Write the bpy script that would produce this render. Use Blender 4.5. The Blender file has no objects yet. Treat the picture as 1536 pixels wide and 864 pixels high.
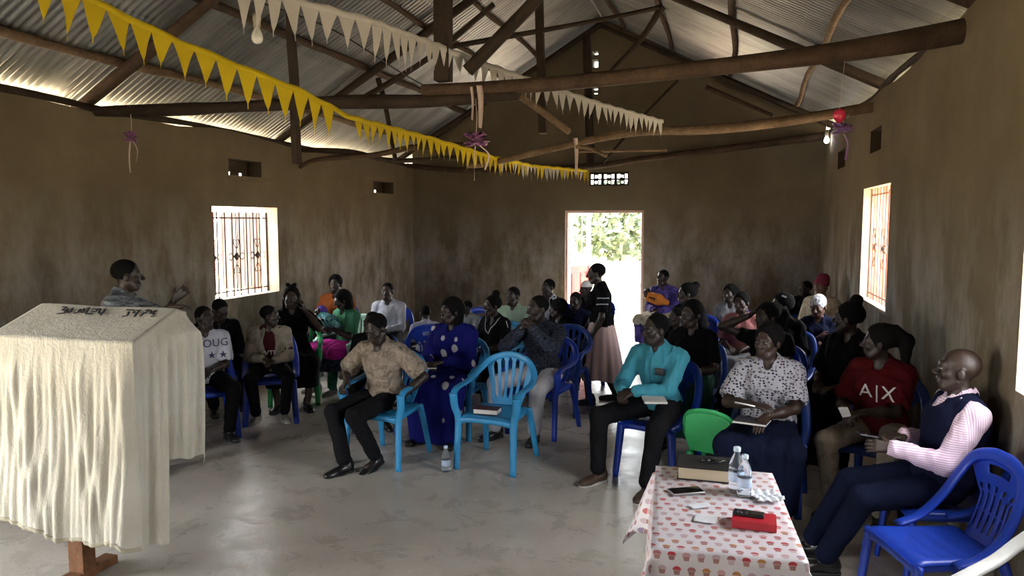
import bpy, bmesh, math, random
import numpy as np
from mathutils import Vector, Matrix
PI = math.pi
random.seed(7)
scene = bpy.context.scene
COL = scene.collection

# ------------------------------------------------------------------ camera
CAMH, F = 1.95, 1120.0
YAW, PITCH = math.radians(16.0), math.radians(5.1)
cam_d = bpy.data.cameras.new('camera'); cam = bpy.data.objects.new('camera', cam_d); COL.objects.link(cam)
cam_d.sensor_width = 36.0; cam_d.lens = 36.0 * F / 1536; cam_d.clip_start = 0.05; cam_d.clip_end = 300
cam.location = (0, 0, CAMH)
cam.rotation_euler = (PI/2 - PITCH, 0, YAW)
scene.camera = cam
CM = cam.rotation_euler.to_matrix()
def ray(u, v):
    return CM @ Vector(((u-768)/F, (432-v)/F, -1.0))
def at_z(u, v, z):
    d = ray(u, v); t = (z-CAMH)/d.z; return Vector((d.x*t, d.y*t, z))
def at_y(u, v, y):
    d = ray(u, v); t = y/d.y; return Vector((d.x*t, y, CAMH+d.z*t))
def at_x(u, v, x):
    d = ray(u, v); t = x/d.x; return Vector((x, d.y*t, CAMH+d.z*t))
def at_d(u, v, dep):
    d = ray(u, v); return Vector((d.x*dep, d.y*dep, CAMH+d.z*dep))

# ------------------------------------------------------------------ light
world = bpy.data.worlds.new('sky'); scene.world = world; world.use_nodes = True
bg = world.node_tree.nodes['Background']
bg.inputs['Color'].default_value = (0.93, 0.97, 1.0, 1); bg.inputs['Strength'].default_value = 7.5
sun_d = bpy.data.lights.new('sun', 'SUN'); sun_d.energy = 14.0; sun_d.angle = math.radians(1.5); sun_d.color = (1.0, .95, .85)
sun = bpy.data.objects.new('sun', sun_d); COL.objects.link(sun)
sun.rotation_euler = (math.radians(-24), math.radians(3), 0)      # high sun, a little beyond the back wall
scene.view_settings.view_transform = 'Standard'; scene.view_settings.look = 'None'
scene.view_settings.gamma = 1.0; scene.view_settings.use_curve_mapping = False
scene.view_settings.exposure = 1.38
scene.cycles.max_bounces = 8; scene.cycles.diffuse_bounces = 5; scene.cycles.glossy_bounces = 4
scene.cycles.transmission_bounces = 6; scene.cycles.transparent_max_bounces = 8
scene.cycles.sample_clamp_indirect = 8.0; scene.cycles.caustics_reflective = False; scene.cycles.caustics_refractive = False
scene.cycles.use_denoising = True
try:
    scene.cycles.denoiser = 'OPENIMAGEDENOISE'
except Exception: pass

# room measures (metres); x to the right, y into the hall, z up
XL, XR, YB, YF = -5.43, 1.42, 12.5, -3.0
WT = 0.22
ZL, ZR = 2.94, 3.24
XRG = -2.03
def roofz(x):       # underside of the metal sheets
    return 3.20 + (5.26-3.20)*(x-XL)/(XRG-XL) if x < XRG else 3.50 + (5.26-3.50)*(XR-x)/(XR-XRG)

def portal(name, loc, rot, sx, sy):
    d = bpy.data.lights.new(name, 'AREA'); d.shape = 'RECTANGLE'; d.size = sx; d.size_y = sy
    d.cycles.is_portal = True
    o = bpy.data.objects.new(name, d); COL.objects.link(o); o.location = loc; o.rotation_euler = rot
    return o
# openings: (y0, y1, z0, z1) on the side walls, (x0, x1, z0, z1) on the end walls
_a = at_x(316, 312, XL); _b = at_x(418, 445, XL)
WIN_L = (_a.y+.02, _b.y+.02, 1.07, 2.12)
_a = at_x(1296, 281, XR); _b = at_x(1328, 460, XR)
WIN_R = (_b.y, _a.y, 1.12, 2.30)
_c = at_x(1523, 590, XR)
WIN_R2 = (_c.y-1.5, _c.y, 1.10, 2.30)
FILL_L = (0.4, 2.3, 0.0, 2.3)       # added side opening out of view, lets light onto pulpit and floor
_a = at_y(848, 316, YB); _b = at_y(966, 315, YB)
DOOR = (_a.x, _b.x, 0.0, _a.z)
OPEN_F = (-4.2, -3.1, 0.3, 2.1)  # added opening behind the camera, sized by the frontal light it lets in
portal('portal_left', (XL-WT, (WIN_L[0]+WIN_L[1])/2, 1.6), (0, -PI/2, 0), 1.05, 1.3)
portal('portal_side_door', (XL-WT, 1.35, 1.15), (0, -PI/2, 0), 2.3, 1.9)
portal('portal_right', (XR+WT, (WIN_R[0]+WIN_R[1])/2, 1.7), (0, PI/2, 0), 1.2, 1.2)
portal('portal_right_near', (XR+WT, (WIN_R2[0]+WIN_R2[1])/2, 1.7), (0, PI/2, 0), 1.2, 1.5)
portal('portal_door', ((DOOR[0]+DOOR[1])/2, YB+WT, 1.07), (-PI/2, 0, 0), DOOR[1]-DOOR[0], 2.15)
portal('portal_front', (-3.65, YF-WT, 1.2), (PI/2, 0, 0), 1.1, 1.8)

# ------------------------------------------------------------------ materials
MATS = {}
class NT:
    def __init__(s, name):
        s.m = bpy.data.materials.new(name); s.m.use_nodes = True; s.t = s.m.node_tree
        s.b = s.t.nodes['Principled BSDF']; s.n = s.t.nodes; s.l = s.t.links; s._tc = None
    def tc(s, out='Object', scale=None, rot=None):
        if s._tc is None: s._tc = s.n.new('ShaderNodeTexCoord')
        o = s._tc.outputs[out]
        if scale is not None:
            mp = s.n.new('ShaderNodeMapping'); s.l.new(o, mp.inputs[0])
            mp.inputs['Scale'].default_value = scale if hasattr(scale, '__len__') else (scale,)*3
            if rot: mp.inputs['Rotation'].default_value = rot
            o = mp.outputs[0]
        return o
    def noise(s, scale, detail=4, rough=.55, vec=None, dist=0):
        n = s.n.new('ShaderNodeTexNoise'); n.inputs['Scale'].default_value = scale
        n.inputs['Detail'].default_value = detail; n.inputs['Roughness'].default_value = rough
        n.inputs['Distortion'].default_value = dist
        s.l.new(vec if vec is not None else s.tc(), n.inputs['Vector']); return n.outputs['Fac']
    def ramp(s, fac, stops, interp='LINEAR'):
        r = s.n.new('ShaderNodeValToRGB'); e = r.color_ramp.elements; r.color_ramp.interpolation = interp
        while len(e) < len(stops): e.new(0.5)
        for i, (p, c) in enumerate(stops):
            e[i].position = p; e[i].color = (*c, 1) if len(c) == 3 else c
        s.l.new(fac, r.inputs[0]); return r.outputs[0]
    def mix(s, a, b, fac, mode='MIX'):
        m = s.n.new('ShaderNodeMix'); m.data_type = 'RGBA'; m.blend_type = mode
        for sock, v in ((m.inputs[0], fac), (m.inputs[6], a), (m.inputs[7], b)):
            if isinstance(v, (int, float)): sock.default_value = v
            elif isinstance(v, (tuple, list)): sock.default_value = (*v, 1) if len(v) == 3 else v
            else: s.l.new(v, sock)
        return m.outputs[2]
    def math(s, op, a, b=0.0, clamp=False):
        m = s.n.new('ShaderNodeMath'); m.operation = op; m.use_clamp = clamp
        for sock, v in ((m.inputs[0], a), (m.inputs[1], b)):
            if isinstance(v, (int, float)): sock.default_value = v
            else: s.l.new(v, sock)
        return m.outputs[0]
    def sep(s, vec):
        x = s.n.new('ShaderNodeSeparateXYZ'); s.l.new(vec, x.inputs[0]); return x.outputs
    def comb(s, x, y, z):
        c = s.n.new('ShaderNodeCombineXYZ')
        for i, v in enumerate((x, y, z)):
            if isinstance(v, (int, float)): c.inputs[i].default_value = v
            else: s.l.new(v, c.inputs[i])
        return c.outputs[0]
    def voro(s, vec, scale, out='Distance', rnd=1.0, feature='F1'):
        n = s.n.new('ShaderNodeTexVoronoi'); n.inputs['Scale'].default_value = scale; n.inputs['Randomness'].default_value = rnd
        n.feature = feature
        s.l.new(vec, n.inputs['Vector']); return n.outputs[out]
    def bump(s, h, strength=.3, dist=.01):
        b = s.n.new('ShaderNodeBump'); b.inputs['Strength'].default_value = strength; b.inputs['Distance'].default_value = dist
        s.l.new(h, b.inputs['Height']); s.l.new(b.outputs[0], s.b.inputs['Normal'])
    def set(s, col=None, rough=None, metal=None, spec=None):
        if col is not None:
            if isinstance(col, (tuple, list)): s.b.inputs['Base Color'].default_value = (*col, 1)
            else: s.l.new(col, s.b.inputs['Base Color'])
        if rough is not None:
            if isinstance(rough, (int, float)): s.b.inputs['Roughness'].default_value = rough
            else: s.l.new(rough, s.b.inputs['Roughness'])
        if metal is not None: s.b.inputs['Metallic'].default_value = metal
        if spec is not None: s.b.inputs['Specular IOR Level'].default_value = spec
        return s.m
def var(c, k): return tuple(max(0, min(1, x*k)) for x in c)
def M(name, col=None, rough=.6, metal=0.0, spec=.5, bump=0.0, bscale=60, vary=.12, vscale=6):
    """plain procedural material with a little tone variation"""
    if name in MATS: return MATS[name]
    n = NT(name)
    f = n.noise(vscale, 4)
    n.set(n.ramp(f, [(.3, var(col, 1-vary)), (.7, var(col, 1+vary))]), rough, metal, spec)
    if bump: n.bump(n.noise(bscale, 4), bump, .004)
    MATS[name] = n.m; return n.m

def mat_plaster():
    n = NT('mud_plaster')
    big = n.noise(.7, 6, .6); fine = n.noise(9, 6, .65); st = n.noise(1.0, 5, .6, n.tc('Object', (1.5, 1.5, .6)))
    c = n.ramp(big, [(.25, (.112, .088, .055)), (.5, (.155, .124, .081)), (.75, (.205, .168, .115))])
    c = n.mix(c, n.ramp(st, [(.35, (.7, .7, .7)), (.65, (1, 1, 1))]), .3, 'MULTIPLY')
    z = n.sep(n.tc())[2]
    low = n.math('MULTIPLY', n.math('SUBTRACT', 2.3, z, True), n.ramp(n.noise(1.6, 6, .7, n.tc('Object', (1.5, 1.5, .7))), [(.42, (0, 0, 0)), (.62, (1, 1, 1))]))
    c = n.mix(c, (.36, .34, .30), n.math('MULTIPLY', low, .6, True))       # worn paler cement render low on the walls
    n.set(c, .93, 0, .2)
    n.bump(n.math('ADD', n.math('MULTIPLY', big, 1.5), fine), .35, .02)
    return n.m
def mat_floor():
    n = NT('cement_floor')
    a = n.noise(.8, 6, .6); b = n.noise(3.5, 8, .7, None, .6); c_ = n.noise(30, 5, .6)
    c = n.ramp(a, [(.3, (.52, .47, .41)), (.55, (.66, .61, .54)), (.75, (.76, .71, .64))])
    c = n.mix(c, n.ramp(b, [(.25, (.66, .64, .61)), (.72, (1, 1, 1))]), .5, 'MULTIPLY')
    c = n.mix(c, n.ramp(c_, [(.35, (.8, .8, .8)), (.6, (1, 1, 1))]), .4, 'MULTIPLY')
    wear = n.ramp(n.noise(1.9, 8, .75, None, .4), [(.44, (0, 0, 0)), (.80, (1, 1, 1))])
    c = n.mix(c, (.72, .69, .63), n.math('MULTIPLY', wear, .5))
    n.set(c, n.ramp(b, [(.3, (.20,)*3), (.7, (.42,)*3)]), 0, .5)
    n.bump(n.math('ADD', n.math('MULTIPLY', a, 2.0), n.math('ADD', b, n.math('MULTIPLY', c_, .25))), .22, .012)
    return n.m
def mat_sheet():
    n = NT('galvanised_sheet')
    P = n.tc('Object'); x, y, z = n.sep(P)
    # every sheet has its own tone: 0.76 m wide, laid in three rows
    cell = n.comb(n.math('FLOOR', n.math('DIVIDE', y, .76)), n.math('FLOOR', n.math('DIVIDE', x, 1.5)), 0)
    wn = n.n.new('ShaderNodeTexWhiteNoise'); n.l.new(cell, wn.inputs[0])
    a = n.noise(2.0, 6, .65, n.tc('Object', (.5, 2.0, .5)))
    c = n.ramp(a, [(.3, (.30, .30, .285)), (.6, (.50, .50, .48)), (.8, (.70, .69, .66))])
    c = n.mix(c, n.ramp(wn.outputs['Value'], [(0, (.6, .6, .6)), (1, (1, 1, 1))]), .9, 'MULTIPLY')
    rust = n.ramp(n.noise(2.6, 8, .75, n.tc('Object', (.6, 1.6, .6))), [(.55, (0, 0, 0)), (.75, (1, 1, 1))])
    c = n.mix(c, (.24, .15, .08), n.math('MULTIPLY', rust, .45))
    n.set(c, n.ramp(a, [(.3, (.28,)*3), (.8, (.44,)*3)]), .7, .5)
    return n.m
def mat_pole(name, c0, c1, sc=1.0):
    n = NT(name)
    a = n.noise(5, 6, .65, n.tc('Object', (1, 1, 1))); b = n.noise(38, 4, .6)
    c = n.ramp(a, [(.3, c0), (.7, c1)])
    c = n.mix(c, n.ramp(b, [(.3, (.6, .6, .6)), (.6, (1, 1, 1))]), .6, 'MULTIPLY')
    n.set(c, .8, 0, .3); n.bump(n.math('ADD', a, b), .5, .012); return n.m
PLASTER, FLOORM, SHEET = mat_plaster(), mat_floor(), mat_sheet()
REVEAL = M('pale_render', (.50, .42, .34), .9, bump=.2, bscale=25)  # pale plaster reveals, the sun's lightness on them is in the colour
POLE_D = mat_pole('dark_timber', (.018, .011, .007), (.048, .030, .020))
POLE_M = mat_pole('brown_timber', (.038, .022, .014), (.095, .058, .036))
POLE_L = mat_pole('bare_pole', (.12, .075, .045), (.26, .175, .11))
EARTH = M('dry_earth', (.72, .58, .37), .95, vary=.2, vscale=.6)

# ------------------------------------------------------------------ helpers
def link(o, parent=None, kind=None, label=None, cat=None, group=None):
    COL.objects.link(o)
    if parent is not None: o.parent = parent
    if kind: o['kind'] = kind
    if label: o['label'] = label
    if cat: o['category'] = cat
    if group: o['group'] = group
    return o
def from_bm(name, bm, mat, parent=None, smooth=True, **k):
    me = bpy.data.meshes.new(name); bm.normal_update(); bm.to_mesh(me); bm.free()
    for m in (mat if isinstance(mat, (list, tuple)) else [mat]): me.materials.append(m)
    if smooth:
        me.polygons.foreach_set('use_smooth', [True]*len(me.polygons))
    o = bpy.data.objects.new(name, me)
    return link(o, parent, **k)
def from_np(name, V, Fc, mat, parent=None, smooth=True, **k):
    me = bpy.data.meshes.new(name)
    V = np.asarray(V, dtype=np.float32); Fc = np.asarray(Fc, dtype=np.int32)
    me.vertices.add(len(V)); me.vertices.foreach_set('co', V.ravel())
    k4 = Fc.shape[1]
    me.loops.add(Fc.size); me.loops.foreach_set('vertex_index', Fc.ravel())
    me.polygons.add(len(Fc)); me.polygons.foreach_set('loop_start', np.arange(0, Fc.size, k4, dtype=np.int32))
    me.polygons.foreach_set('use_smooth', np.full(len(Fc), smooth))
    me.update(calc_edges=True); me.validate()
    for m in (mat if isinstance(mat, (list, tuple)) else [mat]): me.materials.append(m)
    o = bpy.data.objects.new(name, me)
    return link(o, parent, **k)
def empty(name, loc=(0, 0, 0), rz=0.0, **k):
    o = bpy.data.objects.new(name, None); o.empty_display_size = .1
    o.location = loc; o.rotation_euler = (0, 0, rz)
    return link(o, **k)
def box(bm, c, s, rot=None, bevel=0.0):
    r = bmesh.ops.create_cube(bm, size=1.0)['verts']
    m = Matrix.Translation(c) @ (rot.to_4x4() if rot is not None else Matrix()) @ Matrix.Diagonal((*s, 1))
    bmesh.ops.transform(bm, matrix=m, verts=r)
    if bevel:
        es = {e for v in r for e in v.link_edges}
        bmesh.ops.bevel(bm, geom=list(es), offset=bevel, segments=2, profile=.7, affect='EDGES')
    return r
def tube(bm, pts, rad, n=8, closed=False, flat=None, up=None, caps=True):
    """sweep; rad: number or list; flat=(a,b) section half-axes scaled by rad; up: fixed normal"""
    pts = [Vector(p) for p in pts]; N = len(pts)
    rad = [rad]*N if isinstance(rad, (int, float)) else list(rad)
    rings = []; prev = None
    for i, p in enumerate(pts):
        if closed: t = (pts[(i+1) % N]-pts[i-1])
        else: t = (pts[min(i+1, N-1)]-pts[max(i-1, 0)])
        t.normalize()
        if up is not None: u = Vector(up)
        elif prev is None: u = Vector((0, 0, 1)) if abs(t.z) < .9 else Vector((1, 0, 0))
        else: u = prev
        u = (u - t*u.dot(t))
        if u.length < 1e-5: u = t.orthogonal()
        u.normalize(); prev = u; w = t.cross(u)
        a, b = flat if flat else (1, 1)
        rings.append([bm.verts.new(p + (w*math.cos(2*PI*k/n)*a + u*math.sin(2*PI*k/n)*b)*rad[i]) for k in range(n)])
    for i in range(N if closed else N-1):
        A, B = rings[i], rings[(i+1) % N]
        for k in range(n): bm.faces.new((A[k], A[(k+1) % n], B[(k+1) % n], B[k]))
    if caps and not closed:
        bm.faces.new(rings[0][::-1]); bm.faces.new(rings[-1])
def smooth_path(P, n=6):
    P = [Vector(p) for p in P]; out = []
    for i in range(len(P)-1):
        p0, p1, p2, p3 = P[max(i-1, 0)], P[i], P[i+1], P[min(i+2, len(P)-1)]
        for k in range(n):
            t = k/n
            out.append(.5*((2*p1)+(p2-p0)*t+(2*p0-5*p1+4*p2-p3)*t*t+(3*p1-3*p2-p0+p3)*t**3))
    out.append(P[-1]); return out
def lathe(bm, prof, n=16, loc=(0, 0, 0)):
    rings = []
    for r, z in prof:
        rings.append([bm.verts.new((loc[0]+r*math.cos(2*PI*k/n), loc[1]+r*math.sin(2*PI*k/n), loc[2]+z)) for k in range(n)])
    for A, B in zip(rings, rings[1:]):
        for k in range(n): bm.faces.new((A[k], A[(k+1) % n], B[(k+1) % n], B[k]))
    bm.faces.new(rings[0][::-1]); bm.faces.new(rings[-1])

# ------------------------------------------------------------------ walls
def wall(name, axis, pos, thick, s0, s1, z1f, openings, mat, mats_open=None, z0=0.0, cuts=(), zcuts=(), wob=.012):
    """axis 'x': wall plane at x=pos, runs along y.  thick signed (outwards). openings (s0,s1,z0,z1)."""
    ss = {s0, s1, *cuts}; zs = {z0, *zcuts}
    for o in openings: ss |= {o[0], o[1]}; zs |= {o[2], o[3]}
    ss = sorted(ss); L = []
    for a, b in zip(ss, ss[1:]):
        k = max(1, int((b-a)/.45)); L += [a+(b-a)*i/k for i in range(k)]
    L.append(ss[-1]); ss = L
    zs = sorted(z for z in zs); zz = []
    for a, b in zip(zs, zs[1:]): k = max(1, int((b-a)/.5)); zz += [a+(b-a)*i/k for i in range(k)]
    zz.append(zs[-1]); zz.append('top')
    def solid(i, j):
        a, b = (ss[i]+ss[i+1])/2, None
        if zz[j+1] == 'top': return True
        b = (zz[j]+zz[j+1])/2
        return not any(o[0] < a < o[1] and o[2] < b < o[3] for o in openings)
    bm = bmesh.new(); G = {}
    def V(i, j, side):
        k = (i, j, side)
        if k not in G:
            s = ss[i]; z = z1f(s) if zz[j] == 'top' else min(zz[j], z1f(s))
            near = any(o[0]-1e-6 <= s <= o[1]+1e-6 and zz[j] != 'top' and o[2]-1e-6 <= zz[j] <= o[3]+1e-6 for o in openings)
            w = 0 if side or near or zz[j] == z0 else wob*(math.sin(s*2.1+z*1.7)+math.sin(s*4.3-z*3.1)*.5)
            q = pos + thick*side + w
            G[k] = bm.verts.new((q, s, z) if axis == 'x' else (s, q, z))
        return G[k]
    def quad(a, b, c, d, m):
        if len({a, b, c, d}) < 4: return
        try: f = bm.faces.new((a, b, c, d)); f.material_index = m
        except ValueError: pass
    ni, nj = len(ss)-1, len(zz)-1
    for i in range(ni):
        for j in range(nj):
            if not solid(i, j): continue
            quad(V(i, j, 0), V(i+1, j, 0), V(i+1, j+1, 0), V(i, j+1, 0), 0)
            quad(V(i, j, 1), V(i, j+1, 1), V(i+1, j+1, 1), V(i+1, j, 1), 0)
            RV = 2 if zz[j] > 2.35 else 1
            if i == 0 or not solid(i-1, j): quad(V(i, j, 0), V(i, j+1, 0), V(i, j+1, 1), V(i, j, 1), RV if i else 0)
            if i == ni-1 or not solid(i+1, j): quad(V(i+1, j, 0), V(i+1, j, 1), V(i+1, j+1, 1), V(i+1, j+1, 0), RV if i < ni-1 else 0)
            if j == 0 or not solid(i, j-1): quad(V(i, j, 0), V(i, j, 1), V(i+1, j, 1), V(i+1, j, 0), RV if j else 0)
            if j == nj-1 or not solid(i, j+1): quad(V(i, j+1, 0), V(i+1, j+1, 0), V(i+1, j+1, 1), V(i, j+1, 1), (2 if j+1 < nj and zz[j+1] > 2.5 else 1) if j < nj-1 else 0)
    bmesh.ops.recalc_face_normals(bm, faces=bm.faces)
    return from_bm(name, bm, [mat, REVEAL, M('sooty_block', (.05, .035, .022), .95)], smooth=False, kind='structure')  # vent recesses and blocks get their shade from this dark colour
VL = [(at_x(343, 250, XL), at_x(392, 250, XL)), (at_x(560, 280, XL), at_x(590, 280, XL))]
VR = [(at_x(1322, 206, XR), at_x(1306, 206, XR)), (at_x(1268, 236, XR), at_x(1257, 236, XR))]
vents_l = [(a.y, b.y, a.z-.09, a.z+.10) for a, b in VL]
vents_r = [(a.y, b.y, a.z-.11, a.z+.12) for a, b in VR]
_a = at_y(883, 258, YB); _b = at_y(943, 278, YB)
VENT_B = (_a.x, _b.x, _b.z, _a.z)
def tl(s): return ZL + .025*math.sin(s*1.9)+.015*math.sin(s*5.3+1)
def tr(s): return ZR + .03*math.sin(s*1.3+.5)+.02*math.sin(s*4.1)
wall('wall_left', 'x', XL, -WT, YF-WT, YB+WT, tl, [WIN_L, FILL_L]+vents_l, PLASTER)
wall('wall_right', 'x', XR, WT, YF-WT, YB+WT, tr, [WIN_R, WIN_R2]+vents_r, PLASTER)
SLX = (at_y(889, 100, YB).x, at_y(897, 100, YB).x)
bright = [at_y(893, v, YB).z for v in (80, 95, 110, 132, 142)]
slit = [(SLX[0], SLX[1], at_y(893, b, YB).z, at_y(893, a, YB).z) for a, b in ((76, 82), (89, 101), (108, 113), (130, 135), (137, 141))]
wall('wall_back', 'y', YB, WT, XL-.01, XR+.01, lambda x: roofz(x)-.012, [DOOR, VENT_B]+slit, PLASTER, cuts=(XRG,), zcuts=(2.9,), wob=.01)
wall('wall_front', 'y', YF, -WT, XL-.01, XR+.01, lambda x: roofz(x)-.03, [OPEN_F], PLASTER, cuts=(XRG,))

bm = bmesh.new()
vs = [bm.verts.new(p) for p in ((XL-WT, YF-WT, 0), (XR+WT, YF-WT, 0), (XR+WT, YB+WT, 0), (XL-WT, YB+WT, 0))]
bm.faces.new(vs)
bmesh.ops.subdivide_edges(bm, edges=bm.edges, cuts=5, use_grid_fill=True)
from_bm('floor', bm, FLOORM, kind='structure')
bm = bmesh.new(); box(bm, (0, 5, -.2), (160, 160, .3)); from_bm('ground_outside', bm, EARTH, smooth=False, kind='structure')

# ------------------------------------------------------------------ roof: corrugated sheets in overlapping rows
def roof_side(name, x_eave, x_top, z_at):
    sgn = 1 if x_top > x_eave else -1
    Y0, Y1 = YF-.6, YB+.75
    pitch = .076; ny = int((Y1-Y0)/pitch*6)
    ys = np.linspace(Y0, Y1, ny+1)
    rows = 3; V = []; Fc = []
    L = abs(x_top-x_eave)
    for r in range(rows):
        a, b = r*L/rows - (0.10 if r else 0), (r+1)*L/rows
        xs = [x_eave+sgn*(a+(b-a)*k/4) for k in range(5)]
        base = len(V)
        for k, x in enumerate(xs):
            z = z_at(x) + (.006 if k == 0 and r else 0) + r*.004
            for y in ys:
                V.append((x, y, z + .0135*math.sin(2*PI*y/pitch) + .006*math.sin(y*1.3+r)))
        n1 = len(ys)
        for k in range(4):
            for j in range(ny):
                q = base+k*n1+j
                Fc.append((q, q+1, q+n1+1, q+n1) if sgn > 0 else (q, q+n1, q+n1+1, q+1))
    return from_np(name, V, Fc, SHEET, kind='structure')
def rz2(x):
    if x < XL: return roofz(XL)-(XL-x)*(5.26-3.20)/(XRG-XL)
    if x > XR: return roofz(XR)-(x-XR)*(5.26-3.50)/(XR-XRG)
    return roofz(x)
roof_side('ceiling_sheets_left', XL-.6, XRG, rz2)
roof_side('ceiling_sheets_right', XR+.6, XRG, rz2)
bm = bmesh.new(); tube(bm, [(XRG, YF-.6, 5.29), (XRG, YB+.75, 5.29)], .12, 8, flat=(1.4, .35), up=(0, 0, 1)); from_bm('ceiling_ridge_cap', bm, SHEET, kind='structure')

def pole(name, pts, r0, r1=None, mat=None, wob=.012, kinks=.0, **k):
    r1 = r0 if r1 is None else r1
    P = smooth_path(pts, 6 if len(pts) > 2 else 14)
    rnd = random.Random(name+str(pts[0])); ph = [rnd.random()*7 for _ in range(4)]
    N = len(P); out = []; rad = []
    for i, p in enumerate(P):
        t = i/(N-1); s = p.length
        out.append(p+Vector((wob*math.sin(s*2.3+ph[0]), wob*math.sin(s*1.9+ph[1]), wob*math.sin(s*2.7+ph[2]))))
        rad.append((r0+(r1-r0)*t)*(1+.10*math.sin(s*6+ph[3])+.05*math.sin(s*15)))
    bm = bmesh.new(); tube(bm, out, rad, 10)
    kk = dict(kind='structure'); kk.update(k)
    return from_bm(name, bm, mat or POLE_M, **kk)
def rafter_pair(Y, r, mat):
    zo = .16
    pole('roof_rafter', [(XL-.45, Y, rz2(XL-.45)-.05-r*1.1), (XRG+.05, Y, roofz(XRG)-zo)], r, r*.85, mat)
    pole('roof_rafter', [(XR+.45, Y, rz2(XR+.45)-.05-r*1.1), (XRG-.05, Y, roofz(XRG)-zo)], r, r*.85, mat)
Y1, Y2, Y3 = 5.5, 8.55, 12.15
rafter_pair(Y1, .055, POLE_M); rafter_pair(Y2, .05, POLE_D); rafter_pair(Y3, .045, POLE_D)
rafter_pair(2.2, .055, POLE_M); rafter_pair(-1.0, .055, POLE_M)
# ------------------------------------------------------------------ roof timbers
# purlins along the hall on both slopes (heights read off where they cross the trusses)
def purlin(u, v, side, mat, r=.035, seed=0, y0=YF-.4, y1=YB+.3):
    # pixel crossing with the roof plane just below the sheets
    d = ray(u, v); best = None
    t = 1.0
    while t < 20:
        p = Vector((d.x*t, d.y*t, CAMH+d.z*t))
        if (p.x < XRG) == (side < 0) and p.z >= roofz(p.x)-.055 and XL-.3 < p.x < XR+.3: best = p; break
        t += .01
    if best is None: return
    rnd = random.Random(seed+u); ks = []
    y = y0
    while y < y1+.9:
        dx = rnd.uniform(-.05, .05); x = best.x+dx
        ks.append((x, min(y, y1), roofz(x)-.05)); y += 1.5
    pole('roof_purlin', ks, r, r*.9, mat, wob=.008)
purlin(200, 93, -1, POLE_L, .042); purlin(440, 58, -1, POLE_M, .042); purlin(615, 25, -1, POLE_M, .034)
purlin(760, 45, -1, POLE_M, .034)
purlin(1213, 118, 1, POLE_L, .034); purlin(1096, 100, 1, POLE_M, .034); purlin(1000, 45, 1, POLE_M, .032); purlin(925, 25, 1, POLE_M, .03)
# wall plates lying on the wall tops
def plate(name, x, zt, off):
    ks = []; rnd = random.Random(name); y = YF
    while y < YB+1:
        yy = min(y, YB); ks.append((x+rnd.uniform(-.03, .03), yy, zt(yy)+off+rnd.uniform(-.012, .02))); y += 1.1
    pole(name, ks, .032, .028, POLE_D, wob=.01)
plate('wall_plate_left', XL-.02, tl, .015); plate('wall_plate_right', XR+.02, tr, .015)

def tp(u, v, Y): return at_y(u, v, Y)
# near truss: spliced tie beam, king post, struts
tieL = tp(165, 162, Y1)
pole('roof_tie_beam', [(XL-.15, Y1, tp(165, 162, Y1).z-.01), tp(330, 163, Y1), tp(520, 155, Y1), tp(640, 152, Y1), tp(775, 140, Y1)], .052, .05, POLE_D)
pole('roof_tie_beam', [(XR+.42, Y1-.02, tp(1432, 42, Y1).z+.05), tp(1300, 70, Y1-.02), tp(1050, 102, Y1-.02), tp(800, 126, Y1-.02), tp(632, 133, Y1-.02)], .085, .045, POLE_M)
def square_post(name, a, b, w, mat, d=None, **k):
    a, b = Vector(a), Vector(b); bm = bmesh.new()
    L = (b-a).length; q = (b-a).to_track_quat('Z', 'Y').to_matrix()
    n = 8
    rnd = random.Random(name+str(a)); rings = []
    for i in range(n+1):
        c = a+(b-a)*i/n + q @ Vector((rnd.uniform(-.004, .004), rnd.uniform(-.004, .004), 0))
        rings.append([bm.verts.new(c + q @ Vector((sx*w/2*rnd.uniform(.94, 1.04), sy*(d or w)/2, 0))) for sx, sy in ((-1, -1), (1, -1), (1, 1), (-1, 1))])
    for A, B in zip(rings, rings[1:]):
        for j in range(4): bm.faces.new((A[j], A[(j+1) % 4], B[(j+1) % 4], B[j]))
    bm.faces.new(rings[0][::-1]); bm.faces.new(rings[-1])
    kk = dict(kind='structure'); kk.update(k)
    return from_bm(name, bm, mat, smooth=False, **kk)
kx = tp(668, 100, Y1-.02).x
square_post('roof_king_post', (kx, Y1-.06, tp(668, 124, Y1).z), (kx, Y1-.06, roofz(kx)-.2), .115, POLE_D)
px = tp(437, 60, Y1-.09)
square_post('roof_post', tp(446, 246, Y1-.11), (tp(437, 20, Y1-.11).x-.02, Y1-.11, roofz(px.x)-.16), .07, POLE_D, .05)
pole('roof_strut', [tp(703, 108, Y1-.05), tp(757, 52, Y1-.05), tp(806, 0, Y1-.05), (tp(850, -60, Y1-.05))], .06, .05, POLE_D)
# second truss
pole('roof_tie_beam', [(XR+.4, Y2, tp(1303, 155, Y2).z+.03), tp(1180, 180, Y2), tp(1060, 193, Y2), tp(960, 196, Y2), tp(860, 214, Y2), tp(735, 243, Y2), tp(700, 247, Y2)], .062, .035, POLE_L)
pole('roof_tie_beam', [tp(449, 251, Y2+.05), tp(475, 240, Y2+.05), tp(560, 234, Y2+.05), tp(625, 222, Y2+.05), tp(700, 218, Y2+.05)], .03, .035, POLE_M)
pole('roof_tie_beam', [(XL-.1, Y2+.1, tp(440, 222, Y2).z), tp(520, 226, Y2+.1), tp(590, 240, Y2+.1), tp(690, 236, Y2+.1)], .035, .03, POLE_D)
kx = tp(811, 60, Y2).x
square_post('roof_king_post', tp(814, 200, Y2-.05), (tp(808, 0, Y2).x, Y2-.05, roofz(kx)-.2), .085, POLE_D)
pole('roof_collar', [tp(678, 71, Y2-.06), tp(760, 57, Y2-.06), tp(840, 43, Y2-.06), tp(925, 27, Y2-.06), tp(990, 13, Y2-.06)], .028, .026, POLE_D)
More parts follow.
